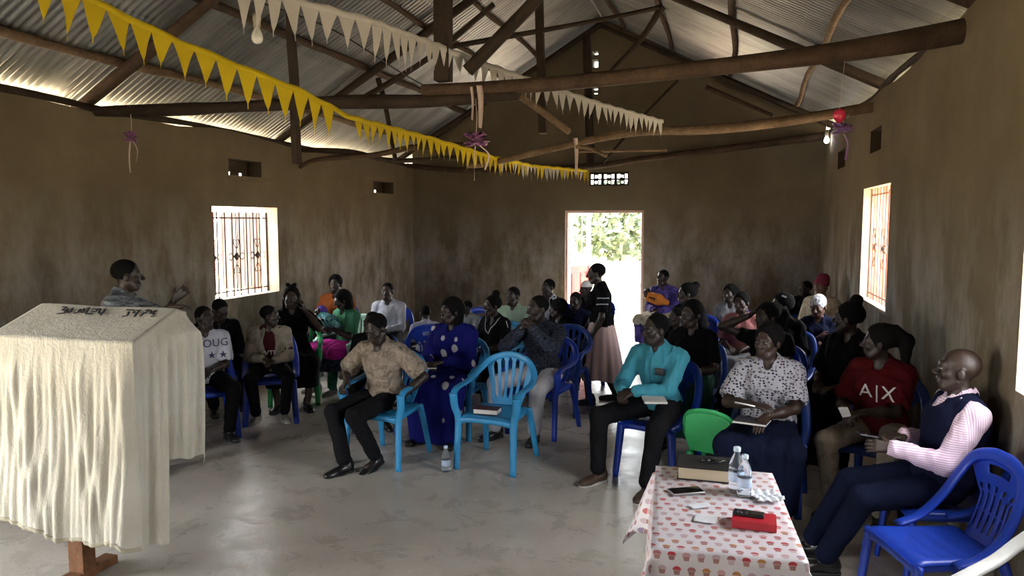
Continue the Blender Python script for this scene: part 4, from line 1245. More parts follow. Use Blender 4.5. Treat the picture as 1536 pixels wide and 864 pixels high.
def side(a, t):
    y = NY+(FY+.07-NY)*a; zt = deskz(min(y, FY)); z = zt+(zb_side(a)-zt)*t
    fl = .085*ss((a-.12)/.88)
    o = fl*ss(t/.14)-.03*fl*t + .020*t*ss(a/.2)*math.sin(a*19+2.0*t)*ss((1-a)/.1) + .018*ss(t*1.5)*math.exp(-((a-.36)/.09)**2) + .008*math.sin(a*45+3*t)*ss(t*4)*ss(a/.15)
    z2 = z - .02*ss(t/.1)*a
    yy = y if a < .999 else y
    if y > FY: o += 0; z2 -= (y-FY)*.4*(1-ss(t*5))
    return (PX1+.004+o, NY-.006+(yy-NY)*(1.0)+(.02*math.sin(t*3)*a), z2)
strip(90, side)
def topf(a, t):
    x = PX0+(PX1+.004-PX0)*a; y = NY-.006+(FY+.07-NY)*t; z = deskz(min(y, FY)) + .0035*math.sin(x*9+y*14)*math.sin(y*8)
    if y > FY: z -= (y-FY)*.4
    return (x, y, z if 0 < t < 1 and 0 < a < 1 else (deskz(min(y, FY))-(max(0, y-FY)*.4)))
strip(60, topf)
def backf(a, t):
    x = PX0+(PX1+.004-PX0)*a; return (x, FY+.064+.02*t+rip(x, t, .6), deskz(FY)-.02-.75*t)
strip(60, backf)
def leftf(a, t):
    y = NY-.006+(FY+.07-NY)*a; zt = deskz(min(y, FY)); return (PX0-.02*t-abs(rip(y, t)), y, zt+(.33-zt)*t)
strip(40, leftf)
bmesh.ops.remove_doubles(bm, verts=bm.verts, dist=.004)
bmesh.ops.recalc_face_normals(bm, faces=bm.faces)
cl = from_bm('pulpit_cloth', bm, CLOTH, label='long creased cream cloth draped over the pulpit, lettered on top', cat='cloth')
md = cl.modifiers.new('thick', 'SOLIDIFY'); md.thickness = .003; md.offset = 1
# stitched hem along the front
bm = bmesh.new(); P = [Vector(front(i/120, 1))+Vector((0, -.002, .010)) for i in range(121)]
tube(bm, P, .012, 6, flat=(.35, 1), up=(0, 0, 1)); from_bm('hem', bm, fabric('hem_cotton', (.42, .38, .29)), cl)
# brush lettering on the top, seen the wrong way round from here
strokes = [[(165, 140), (205, 150), (165, 170), (198, 182), (175, 206), (108, 213)], [(222, 160), (205, 190), (235, 200), (255, 180), (272, 152)], [(280, 205), (318, 203), (352, 165)],
           [(345, 200), (388, 158), (372, 205)], [(412, 160), (445, 150), (412, 205), (432, 214), (478, 214)], [(470, 165), (528, 168), (510, 190), (470, 190)], [(535, 160), (562, 168), (545, 195), (560, 214)], [(612, 165), (562, 232)],
           [(835, 170), (918, 176)], [(862, 190), (842, 232), (788, 242)], [(928, 202), (905, 196), (955, 172)], [(972, 172), (918, 246)], [(938, 212), (920, 222)], [(1022, 200), (980, 240)], [(1030, 182), (1060, 172), (1050, 195), (1020, 212)],
           [(1075, 176), (1092, 196), (1070, 212)], [(1150, 176), (1105, 206), (1128, 222)], [(1090, 240), (1132, 240)]]
bm = bmesh.new()
nrm = Vector((0, -(FZ-NZ), FY-NY)).normalized(); p0 = Vector((0, NY, NZ+.012))
for st in strokes:
    pts = []
    for (cx, cy) in st:
        d = ray(70+cx/6.98, 440+cy/6.98); t = (p0-Vector((0, 0, CAMH))).dot(nrm)/d.dot(nrm); pts.append(Vector((0, 0, CAMH))+d*t)
    tube(bm, smooth_path(pts, 4), .0075, 6, flat=(1, .18), up=tuple(nrm))
from_bm('lettering', bm, M('black_marker', (.03, .03, .035), .8), cl)

# ------------------------------------------------------------------ table near the camera
tA, tB, tC, tD = at_z(974, 826, .755), at_z(1197, 842, .755), at_z(1165, 712, .755), at_z(990, 700, .755)
tc_ = (tA+tB+tC+tD)/4; tw = ((tB-tA).length+(tC-tD).length)/2; tl_ = ((tD-tA).length+(tC-tB).length)/2
ta = math.atan2((tB-tA).y, (tB-tA).x)*.5 + (math.atan2((tD-tA+tC-tB).y, (tD-tA+tC-tB).x)-PI/2)*.5
tab = empty('side_table', (tc_.x, tc_.y, 0), ta, label='small table under a cupcake printed cloth at the right front', cat='table')
bm = bmesh.new(); box(bm, (0, 0, .733), (tw-.02, tl_-.02, .025), bevel=.003); from_bm('table_top', bm, WOOD, tab, False)
for sx in (-1, 1):
    for sy in (-1, 1):
        bm = bmesh.new(); box(bm, (sx*(tw/2-.05), sy*(tl_/2-.05), .36), (.045, .045, .72), bevel=.004); from_bm('leg', bm, WOOD, tab, False)
def mat_cupcake():
    n = NT('cupcake_oilcloth'); uv = n.tc('UV'); x, y, _ = n.sep(uv)
    row = n.math('FLOOR', y); xs = n.math('ADD', x, n.math('MULTIPLY', row, .37))
    cell = n.comb(n.math('FLOOR', xs), row, 0); fu = n.math('SUBTRACT', n.math('FRACT', xs), .5); fv = n.math('SUBTRACT', n.math('FRACT', y), .5)
    wn = n.n.new('ShaderNodeTexWhiteNoise'); n.l.new(cell, wn.inputs[0]); rnd = wn.outputs['Value']
    wn2 = n.n.new('ShaderNodeTexWhiteNoise'); n.l.new(n.comb(n.math('FLOOR', xs), row, 3.3), wn2.inputs[0]); r2 = wn2.outputs['Value']
    top = n.math('LESS_THAN', n.math('ADD', n.math('POWER', fu, 2.0), n.math('POWER', n.math('MULTIPLY', n.math('SUBTRACT', fv, .04), 1.15), 2.0)), .085)
    top = n.math('MULTIPLY', top, n.math('GREATER_THAN', fv, .02))
    wdt = n.math('ADD', .235, n.math('MULTIPLY', fv, .22))
    base = n.math('MULTIPLY', n.math('LESS_THAN', n.math('ABSOLUTE', fu), wdt), n.math('MULTIPLY', n.math('LESS_THAN', fv, .0), n.math('GREATER_THAN', fv, -.31)))
    cA = n.ramp(rnd, [(0, (.50, .05, .07)), (.18, (.62, .34, .36)), (.4, (.42, .16, .17)), (.6, (.55, .40, .46)), (.8, (.50, .22, .08)), (.92, (.30, .24, .36))], 'CONSTANT')
    cB = n.ramp(r2, [(0, (.40, .16, .14)), (.3, (.55, .36, .38)), (.55, (.30, .12, .10)), (.75, (.58, .44, .48)), (.9, (.45, .10, .10))], 'CONSTANT')
    c = n.mix((.74, .69, .73), cA, top); strp = n.math('GREATER_THAN', n.math('SINE', n.math('MULTIPLY', fu, 75.0)), .3)
    c = n.mix(c, n.mix(cB, (.75, .6, .6), n.math('MULTIPLY', strp, .35)), base)
    n.set(c, .38, 0, .5); n.bump(n.noise(5, 4, .6), .15, .01); return n.m
CUP = mat_cupcake()
bm = bmesh.new(); uvl = bm.loops.layers.uv.new('UVMap'); CS = .052
def drape_grid():
    hw, hl, dr = tw/2+.006, tl_/2+.006, .36
    xs = np.concatenate([np.linspace(-hw-dr, -hw, 12), np.linspace(-hw, hw, 20)[1:], np.linspace(hw, hw+dr, 12)[1:]])
    ys = np.concatenate([np.linspace(-hl-dr, -hl, 12), np.linspace(-hl, hl, 30)[1:], np.linspace(hl, hl+dr, 12)[1:]])
    G = {}
    for i, a in enumerate(xs):
        for j, b in enumerate(ys):
            ex, ey = max(0, abs(a)-hw), max(0, abs(b)-hl); e = math.hypot(ex, ey)
            px, py = max(-hw, min(hw, a)), max(-hl, min(hl, b)); z = .757
            if e > 0:
                corner = min(ex, ey)
                dn = e if corner == 0 else e*.97
                w = .008*math.sin((a if ey > ex else b)*24)*min(1, dn*5)
                sx, sy = (1 if a > 0 else -1), (1 if b > 0 else -1)
                fl = .09*dn/ .36
                if corner > 0:
                    an = math.atan2(ey, ex); k = 2*corner/(e+1e-6)
                    px += sx*math.cos(an)*(fl+.16*k*dn); py += sy*math.sin(an)*(fl+.16*k*dn)
                elif ex > 0: px += sx*(fl*.35+w)
                else: py += sy*(fl*.35+w)
                z -= dn*.985
            else: z += .0015*math.sin(a*20+b*9)
            G[i, j] = (bm.verts.new((px, py, z)), a/CS, b/CS)
    for i in range(len(xs)-1):
        for j in range(len(ys)-1):
            q = [G[i, j], G[i+1, j], G[i+1, j+1], G[i, j+1]]
            f = bm.faces.new([v[0] for v in q])
            for l, v in zip(f.loops, q): l[uvl].uv = (v[1], v[2])
drape_grid()
tcl = from_bm('tablecloth', bm, CUP, label='white oilcloth printed with rows of cupcakes on the small table', cat='tablecloth')
tcl.location = tab.location; tcl.rotation_euler = tab.rotation_euler
md = tcl.modifiers.new('thick', 'SOLIDIFY'); md.thickness = .002; md.offset = 1
TZ = .7615
PAGES = M('page_edges', (.55, .47, .34), .8, vary=.06); COVER = M('black_leatherette', (.014, .013, .014), .45); REDC = M('red_book_cover', (.48, .02, .035), .35)
def book(name, loc, ang, w, l, t, cover, label, cat='book', pages=PAGES, group=None, tilt=None):
    g = empty(name, loc, ang, label=label, cat=cat, group=group)
    if tilt: g.rotation_euler = (tilt[0], tilt[1], ang)
    bm = bmesh.new(); box(bm, (0, 0, t*.05), (w, l, t*.09), bevel=t*.03); box(bm, (0, 0, t*.95), (w, l, t*.09), bevel=t*.03); box(bm, (-w/2+t*.05, 0, t/2), (t*.10, l, t*.98), bevel=t*.03); from_bm('cover', bm, cover, g, False)
    bm = bmesh.new(); box(bm, (t*.06, 0, t/2), (w-t*.22, l-t*.2, t*.80)); from_bm('pages', bm, pages, g, False); return g
def onT(u, v, dz=0): return at_z(u, v, TZ+dz)
q = onT(1058, 712); book('thick_book', q, ta-math.radians(94), .20, .25, .062, COVER, 'thick black covered book at the back of the cupcake tablecloth')
q2 = q+Vector((0, 0, .063))
# sunglasses on the thick book
g = empty('sunglasses', (q.x+.03, q.y+.01, TZ+.064), ta+.15, label='dark sunglasses lying folded on the thick black book', cat='sunglasses')
for s in (-1, 1):
    bm = bmesh.new(); lathe(bm, [(.001, 0), (.022, .001), (.026, .004), (.022, .007), (.001, .008)], 18, (s*.032, 0, .006)); from_bm('lens', bm, M('dark_lens', (.01, .01, .012), .08, spec=.8), g)
    bm = bmesh.new(); tube(bm, smooth_path([(s*.058, 0, .010), (s*.060, -.012, .008), (s*.02, -.030, .006), (s*-.03, -.034, .006)], 5), .0022, 6); from_bm('temple', bm, COVER, g)
bm = bmesh.new(); tube(bm, smooth_path([(-.058, 0, .012), (-.03, .006, .014), (0, -.001, .014), (.03, .006, .014), (.058, 0, .012)], 5), .0026, 6); from_bm('bridge', bm, COVER, g)
q = onT(1131, 787); book('red_book', q, ta+math.radians(84), .115, .165, .030, REDC, 'red covered book near the front of the cupcake tablecloth', pages=REDC)
SCREEN = M('black_phone_glass', (.006, .006, .008), .08, spec=.7); PHB = M('dark_phone_body', (.02, .02, .022), .35)
def phone(name, loc, ang, label, rim=PHB, w=.072, l=.15, rot=None):
    g = empty(name, loc, ang, label=label, cat='phone')
    if rot: g.rotation_euler = rot
    bm = bmesh.new(); box(bm, (0, 0, .0045), (w, l, .009), bevel=.0035); from_bm('body', bm, rim, g, True)
    bm = bmesh.new(); box(bm, (0, 0, .0094), (w-.006, l-.008, .0012), bevel=.0005); from_bm('screen', bm, SCREEN, g, False); return g
phone('mobile_phone', Vector((q.x-.02, q.y+.02, TZ+.031)), ta+math.radians(80), 'black phone lying on the red book', w=.052, l=.118)
phone('smartphone', onT(1029, 738), ta+math.radians(-66), 'black phone lying face up beside the thick black book', M('silver_phone_rim', (.55, .55, .58), .3, .8))
PAPER = fabric('tissue_paper', (.72, .74, .78), .9, vary=.04)
def paper(name, loc, ang, w, l, amp, label, cat='paper', seed=1):
    bm = bmesh.new(); n = 14; G = {}
    for i in range(n+1):
        for j in range(n+1):
            a, b = i/n-.5, j/n-.5
            G[i, j] = bm.verts.new((a*w+amp*.6*math.sin(b*9+seed), b*l+amp*.5*math.sin(a*8+seed), .003+amp*abs(math.sin(a*11+seed)*math.cos(b*13+2*seed))+amp*.6*(abs(a)+abs(b))))
    for i in range(n):
        for j in range(n): bm.faces.new((G[i, j], G[i+1, j], G[i+1, j+1], G[i, j+1]))
    o = from_bm(name, bm, PAPER, label=label, cat=cat); o.location = loc; o.rotation_euler = (0, 0, ang)
    m = o.modifiers.new('thick', 'SOLIDIFY'); m.thickness = .0012; m.offset = 1; return o
paper('paper_slip', onT(1049, 760), ta+.5, .085, .05, .002, 'small white paper slip between the phone and the red book', seed=2)
paper('envelope', onT(1058, 780), ta-.2, .085, .075, .0015, 'pale blue square paper lying left of the red book', seed=5)
paper('crumpled_tissue', onT(1150, 748), ta+.3, .12, .13, .012, 'crumpled white tissue to the right of the water bottles', 'tissue', seed=3)
# water bottles
def mat_bottle():
    n = NT('clear_bottle_plastic'); n.set((.80, .90, 1.0), .06, 0, .5); n.b.inputs['Transmission Weight'].default_value = .92; n.b.inputs['IOR'].default_value = 1.18
    n.bump(n.noise(30, 2), .08, .002); return n.m
BOT = mat_bottle(); LAB = M('pale_blue_label', (.42, .52, .70), .5, vary=.25, vscale=30); CAPM = M('pale_blue_cap', (.55, .66, .82), .4)
def bottle(loc, label, sc=1.0, group=None):
    g = empty('water_bottle', loc, .3, label=label, cat='bottle', group=group); g.scale = (sc,)*3
    bm = bmesh.new()
    prof = [(.012, 0), (.028, .002), (.031, .010), (.030, .030), (.0285, .034), (.031, .040), (.031, .088), (.029, .092), (.031, .098), (.030, .112), (.024, .135), (.015, .152), (.0125, .160), (.0125, .168)]
    lathe(bm, prof, 24); from_bm('bottle_body', bm, BOT, g)
    bm = bmesh.new(); lathe(bm, [(.0315, .044), (.0318, .045), (.0318, .084), (.0315, .085)], 24); from_bm('wrapper', bm, LAB, g)
    bm = bmesh.new(); lathe(bm, [(.0135, .166), (.0145, .167), (.0145, .182), (.0125, .184)], 20); from_bm('cap', bm, CAPM, g); return g
bottle(onT(1104, 736), 'clear water bottle standing further back of the pair on the tablecloth', 1.08)
bottle(onT(1116, 744), 'clear water bottle standing nearer the red book on the tablecloth', 1.0)
bottle(at_z(669, 707, .002), 'clear water bottle standing on the floor beside the empty blue chair', 1.12)

# ------------------------------------------------------------------ chairs without sitters
ec = at_z(773, 716, 0); el = at_z(681, 703, 0)
fm = (ec+el)/2; ax_ = math.atan2(ec.y-el.y, ec.x-el.x)
EH = -math.degrees(ax_)*-1.0
def chair_from_front(p_left, p_right, kind, mat, label, group=None, front=.25):
    """place a chair from where its two front feet touch the floor (picture-left and picture-right foot)"""
    m = (p_left+p_right)/2; d = (p_right-p_left); d.normalize()
    back = Vector((-d.y, d.x, 0))              # away from the camera
    fw = -back; hd = math.degrees(math.atan2(-fw.x, -fw.y))
    c = m+back*front
    return chair(kind, mat, (c.x, c.y), hd, label, group), c, hd
_, ecc, ech = chair_from_front(el, ec, 'arm', SKY_P, 'empty light blue plastic armchair with a book on its seat')
d_ = Vector((math.sin(math.radians(ech)), math.cos(math.radians(ech)), 0))
book('hymn_book', (ecc.x-.05, ecc.y-.09, .437), math.radians(-ech)-PI/2+.12, .13, .20, .040, M('dark_maroon_cover', (.07, .015, .02), .5), 'dark red book lying on the seat of the empty light blue chair', pages=M('white_page_edges', (.70, .68, .66), .8, vary=.04))
c2 = at_z(862, 628, 0); chair('arm', DBLUE_P, (c2.x-.20, c2.y+.29), 8, 'empty dark blue plastic armchair behind the man with clasped hands')
# right front: empty royal blue chair and a corner of a white one
chair('side', BLUE_P, (at_z(1500, 700, .80).x-.27, 3.84), 72, 'empty royal blue plastic chair at the right edge beside the table')
wc = at_z(1530, 790, .78)
chair('arm', WHITE_P, (1.14, 2.89), 45, 'white plastic armchair cut off by the bottom right corner')
def lowchair(mat, loc, heading, label):
    g = chair('plain', mat, loc, heading, label); g.scale = (.82, .82, .76); return g
gl = at_z(1075, 645, .5)
lowchair(GREEN_P, (gl.x+.02, gl.y+.16), 200, 'small bright green plastic chair left of the woman in a printed tee')

# ------------------------------------------------------------------ lamps, bunting and ribbons
WHITEB = M('frosted_bulb_glass', (.80, .79, .74), .25, vary=.03)
def bulb(loc, label, top, lit=False):
    g = empty('light_bulb', loc, 0, label=label, cat='light bulb')
    bm = bmesh.new(); lathe(bm, [(.010, .055), (.015, .045), (.024, .028), (.030, .006), (.028, -.012), (.018, -.026), (.002, -.031)], 20)
    bmesh.ops.recalc_face_normals(bm, faces=bm.faces)
    mt = WHITEB
    if lit:
        n = NT('lit_bulb'); n.set((1, 1, 1), .3); n.b.inputs['Emission Color'].default_value = (.95, .97, 1, 1); n.b.inputs['Emission Strength'].default_value = 14; mt = n.m
    from_bm('glass_globe', bm, mt, g)
    bm = bmesh.new(); lathe(bm, [(.012, .05), (.018, .052), (.019, .085), (.022, .09), (.021, .12), (.010, .13)], 16); from_bm('lamp_holder', bm, M('cream_bakelite', (.36, .31, .24), .5), g)
    bm = bmesh.new(); tube(bm, [(0, 0, .125), (.004, 0, (.125+top)/2), (0, 0, top)], .004, 6); from_bm('wire', bm, M('dark_flex', (.02, .02, .02), .6), g); return g
bl = at_d(386, 57, 4.9); bulb(bl, 'white light bulb hanging bare under the left roof slope', roofz(bl.x)-bl.z-.05).scale = (1.25,)*3
bl2 = at_y(1240, 211, 11.7); bulb(bl2, 'lit white bulb under the roof in the far right corner', .22, True).scale = (1.2,)*3
# electric wire sagging between timbers
bm = bmesh.new(); tube(bm, smooth_path([at_d(395, 5, 5.0), at_d(500, 45, 5.3), at_d(600, 108, 5.8), at_d(640, 130, 6.0)], 8), .005, 6)
from_bm('electric_wire', bm, M('dark_flex', (.02, .02, .02), .6), label='thin dark electric wire looping along under the roof', cat='wire')
YEL = fabric('yellow_bunting_cloth', (.62, .46, .02), .85, vary=.06, bump=.15); WHT = fabric('white_bunting_cloth', (.50, .48, .46), .85, vary=.06, bump=.15)
for m_ in (YEL, WHT):
    m_.node_tree.nodes['Principled BSDF'].inputs['Sheen Weight'].default_value = 0
def bunting(name, pts, label, widths, drops, mats, skip=(), tail=.0):
    g = empty(name, pts[0], 0, label=label, cat='bunting'); o0 = Vector(pts[0])
    P = [Vector(p)-o0 for p in pts]; seg = [0]
    for a, b in zip(P, P[1:]): seg.append(seg[-1]+(b-a).length)
    L = seg[-1]
    def at(s):
        s = max(0, min(L, s))
        for i in range(len(P)-1):
            if s <= seg[i+1]: return P[i]+(P[i+1]-P[i])*((s-seg[i])/(seg[i+1]-seg[i]))
        return P[-1]
    rnd = random.Random(name)
    bm = bmesh.new(); n = 90; tube(bm, [at(L*i/n)+Vector((0, 0, .006*math.sin(i*1.7))) for i in range(n+1)], .024, 6, flat=(.2, 1), up=(0, 0, 1)); from_bm('tape', bm, mats[0], g)
    s = .02; k = 0
    while s < L-.05 and k < 98:
        f = s/L; w = widths(f); d = drops(f)*rnd.uniform(.85, 1.15)
        if not any(a < f < b for a, b in skip):
            a, b = at(s+.004), at(s+w-.004); tdir = (b-a).normalized(); nrm = Vector((-tdir.y, tdir.x, 0)).normalized()
            bm = bmesh.new(); nr = 7; rows = []; tw_ = rnd.uniform(-.35, .35); sw_ = rnd.uniform(-.12, .12)
            for j in range(nr+1):
                t = j/nr; half = .52*(1-t)**1.25+.02
                if t > .8: half = max(.02, .06*(1.25-t))
                row = []
                for i in range(5):
                    x = (i/4-.5)*2*half
                    p = (a+b)/2+tdir*(x*w*math.cos(tw_*t)+sw_*w*t)+Vector((0, 0, -d*t))+nrm*(x*w*math.sin(tw_*t)+.010*math.sin(x*6+k)*t+.02*t*math.sin(k*1.7))
                    row.append(bm.verts.new(p))
                rows.append(row)
            for j in range(nr):
                for i in range(4): bm.faces.new((rows[j][i], rows[j][i+1], rows[j+1][i+1], rows[j+1][i]))
            mt = mats[0] if len(mats) == 1 or f < tail or rnd.random() < .5 else mats[1]
            from_bm('pennant', bm, mt, g)
        s += w; k += 1
    return g
yk = tp(525, 176, Y1)
ypts = [at_d(-40, -38, 3.6), at_d(30, -6, 3.85), at_d(180, 30, 4.4), at_d(330, 85, 4.95), at_d(450, 132, 5.45), yk, tp(640, 212, 7.0), tp(740, 240, Y2-.15), tp(880, 262, 11.7)]
ypts = [at_d(40, -48, 3.7), at_d(142, 3, 4.1), at_d(271, 64, 4.65), at_d(372, 105, 5.05), at_d(450, 136, 5.4), yk, tp(640, 206, 7.0), tp(740, 236, Y2-.15), tp(800, 249, 10.0), tp(882, 256, 11.95)]
bunting('bunting', ypts, 'long string of yellow pennants running from upper left to the back door', lambda f: .155 if f < .28 else .13, lambda f: .24 if f < .28 else .19, (YEL, WHT), skip=((.245, .285),), tail=.62)
wpts = [at_d(350, -22, 3.7), at_d(425, -4, 4.1), at_d(560, 32, 4.6), tp(655, 68, Y1-.2), tp(690, 82, Y1), tp(800, 122, 6.4), tp(900, 156, 7.2), tp(995, 183, Y2-.12)]
bunting('bunting', wpts, 'string of white pennants strung above the yellow one to the middle tie beam', lambda f: .13 if f < .4 else .105, lambda f: .23 if f < .3 else .18, (WHT,))
MAUVE = fabric('mauve_ribbon', (.24, .09, .22), .45, vary=.3, spec=.5); PALER = fabric('pale_ribbon', (.50, .40, .36), .6, vary=.15); PURP = fabric('purple_ribbon', (.22, .10, .30), .45, vary=.3, spec=.5)
def ribbon_strip(bm, pts, w, tw0=0.0):
    P = smooth_path(pts, 5); v = []
    for i, p in enumerate(P):
        a = tw0+i*.12; d = Vector((math.cos(a), math.sin(a), 0))*w/2; v.append((bm.verts.new(p-d), bm.verts.new(p+d)))
    for A, B in zip(v, v[1:]): bm.faces.new((A[0], A[1], B[1], B[0]))
def bow(loc, size, mat, label, strings_up, tails, seed):
    g = empty('ribbon_bow', loc, 0, label=label, cat='ribbon'); rnd = random.Random(seed)
    bm = bmesh.new()
    for k in range(22):
        a = rnd.uniform(0, 2*PI); e = rnd.uniform(-.6, 1.0); d = Vector((math.cos(a)*math.cos(e), math.sin(a)*math.cos(e), math.sin(e)))
        sd_ = d.cross(Vector((0, 0, 1))).normalized(); r = size*rnd.uniform(.7, 1.1)
        ribbon_strip(bm, [d*.005, d*r*.6+sd_*r*.30, d*r+sd_*.0, d*r*.6-sd_*r*.30, d*.005], size*.5, rnd.uniform(0, 3))
    o = from_bm('loops', bm, mat, g); m = o.modifiers.new('thick', 'SOLIDIFY'); m.thickness = .0015
    bm = bmesh.new(); tube(bm, [(0, 0, 0), (.008, 0, strings_up*.5), (0, 0, strings_up)], .004, 6); from_bm('hanging_string', bm, PALER, g)
    for dx, ln in tails:
        bm = bmesh.new(); ribbon_strip(bm, [(dx*.3, 0, -size*.4), (dx, .01, -ln*.5), (dx*.7, 0, -ln)], .014, rnd.uniform(0, 3)); o = from_bm('ribbon_tail', bm, PALER if mat != PURP else mat, g)
        m = o.modifiers.new('thick', 'SOLIDIFY'); m.thickness = .001
    return g
b1 = tp(197, 207, Y1-.05); bow(b1, .065, MAUVE, 'small mauve ribbon bow hanging at the left end of the near tie beam', tp(192, 160, Y1).z-b1.z, [(-.04, .30), (.05, .22)], 3)
b2 = tp(714, 211, Y1-.06); bow(b2, .095, MAUVE, 'large mauve ribbon bow hanging in the middle below the white pennants', tp(712, 150, Y1).z-b2.z, [(-.02, .30), (.10, .22)], 5)
b3 = at_y(1263, 194, Y1-.03); bow(b3, .072, PURP, 'purple ribbon bow hanging below the red balloon at the right wall', .07, [(.04, .20), (-.05, .09)], 8)
bl_ = at_y(1259, 173, Y1-.03); g = empty('balloon', bl_, 0, label='small red balloon hanging by the right wall under the tie beam', cat='balloon')
bm = bmesh.new(); lathe(bm, [(.002, .062), (.030, .055), (.052, .030), (.058, .0), (.050, -.032), (.030, -.056), (.010, -.070), (.003, -.074)], 20); bmesh.ops.recalc_face_normals(bm, faces=bm.faces); from_bm('balloon_skin', bm, M('red_balloon_rubber', (.55, .03, .08), .22, vary=.05), g)
g.scale = (.72,)*3; tpz = (at_y(1265, 85, Y1-.03).z-bl_.z)/.72
bm = bmesh.new(); tube(bm, [(0, 0, .06), (.03, 0, tpz)], .003, 5); from_bm('string', bm, PALER, g)
for (u, v0, v1, Y, wd, lab) in ((719, 128, 192, Y1-.085, .045, 'pale strip of cloth hanging beside the mauve bow in the middle'), (707, 130, 180, Y1-.08, .022, 'thin twisted brown strip hanging left of the pale cloth strip'), (863, 207, 262, Y2-.055, .05, 'pale strip of cloth tied to the middle tie beam above the door')):
    a, b = tp(u, v0, Y), tp(u+1, v1, Y); bm = bmesh.new(); P = [a, a*.6+b*.4+Vector((.01, 0, 0)), b]; ribbon_strip(bm, P, wd, .2)
    o = from_bm('cloth_strip', bm, PALER, label=lab, cat='cloth strip'); m = o.modifiers.new('thick', 'SOLIDIFY'); m.thickness = .002
# ------------------------------------------------------------------ the congregation
NEAR, MID, FAR = .0055, .0075, .010
def lap(dx=0, y=.28, z=.66, c=.6): return dict(L=dict(pos=(-.05+dx, y, z), d=(.6, .75, -.15), c=c), R=dict(pos=(.07+dx, y-.03, z+.02), d=(-.65, .7, -.15), c=c))
# preacher standing beyond the pulpit
person((192, 414), -112, 'man standing beyond the pulpit in a grey shirt, speaking with both hands out', look=-128, s=1.03, pose='stand', top=('greyplaid', 'short'), collar=True, bottom=('charcoal', 'trousers'),
       R=dict(pos=(.12, .40, 1.27), d=(-.1, 1, .05), n=(0, 0, -1), c=.3), L=dict(pos=(-.12, .36, 1.30), d=(.1, .8, .7), n=(1, 0, 0), c=.3), shoes=(LEATHER, SOLE), h=MID, legL=dict(ankle=(-.14, -.10, .085)), legR=dict(ankle=(.10, .16, .085)))
# left block
p = person((307, 478), -45, 'boy in a white shirt printed with letters and stars, seated near the left wall', look=-70, s=.92, top=('white', 'short', .014), bottom=('black', 'trousers'), h=MID, **lap(.02))
BOY = p; chair('side', BLUE_P, p['loc'][:2], -45, 'royal blue chair under the boy in the white shirt')
p = person((330, 466), -55, 'person in a black jacket bending forward below the left window', look=-70, pitch=.5, s=.93, lean=.35, top=('black', 'long'), over=('black', 'jacket'), bottom=('black', 'trousers'), h=MID)
chair('side', DBLUE_P, p['loc'][:2], -45, 'dark blue plastic chair under the bending person in black')
p = person((405, 474), -32, 'boy in an open beige jacket over a dark red shirt, looking aside', look=-108, s=.85, top=('darkred', 'short'), over=('beige', 'jacket'), bottom=('charcoal', 'trousers'), shoes=(GREYSH, SOLE), h=MID, **lap())
JB = p; chair('side', BLUE_P, p['loc'][:2], -32, 'royal blue plastic chair under the boy in the beige jacket')
p = person((437, 447), -28, 'woman in black resting her cheek on one raised hand', look=-30, s=1.0, female=True, skin=1, top=('black', 'short'), bottom=('black', 'skirt', .25), hair='bow', h=MID,
       L=dict(pos=(-.13, .15, 1.0), d=(.35, .0, 1), n=(1, -.3, .3), c=.5), hintL=(-.6, .5, -.7), tilt=.03)
chair('arm', GREEN_P, p['loc'][:2], -28, 'bright green plastic armchair under the woman resting her cheek')
p = person((503, 427), -16, 'woman in rust orange sitting against the left wall behind the nursing mother', female=True, top=('orange', 'short', .02), bottom=('black', 'skirt', .2), hair='puff', h=FAR, stout=1.15)
chair('side', BLUE_P, p['loc'][:2], -16, 'blue plastic chair under the woman in rust orange')
p = person((513, 450), 18, 'woman in a green top with bobbed hair holding a baby in her lap', look=45, pitch=.30, s=.90, female=True, top=('green', 'short', .01), bottom=('navyprint', 'skirt', .30), shoes=(GREYSH, SOLE), hair='bob', h=MID,
       L=dict(pos=(-.02, .30, .80), d=(.9, .3, .1), n=(0, -.3, -1), c=.6), R=dict(pos=(.18, .26, .78), d=(-.5, .5, .3), n=(0, -.6, .6), c=.5))
MG = p; chair('arm', MINT_P, p['loc'][:2], 18, 'pale mint plastic armchair under the mother in green')
g = SDF()   # green leggings below her skirt
for q in (-1, 1):
    H_, K_, N_, T_ = MG['Lg'][q]; g.cap(K_*.8+N_*.2, K_*.08+N_*.92, .068, .055, k=.02)
g.wr(.006, .08, 3); V, Fc = g.mesh(.009); from_np('leggings', V, Fc, FB['greenleg'], MG['root'])
g = SDF()   # fringe of the skirt
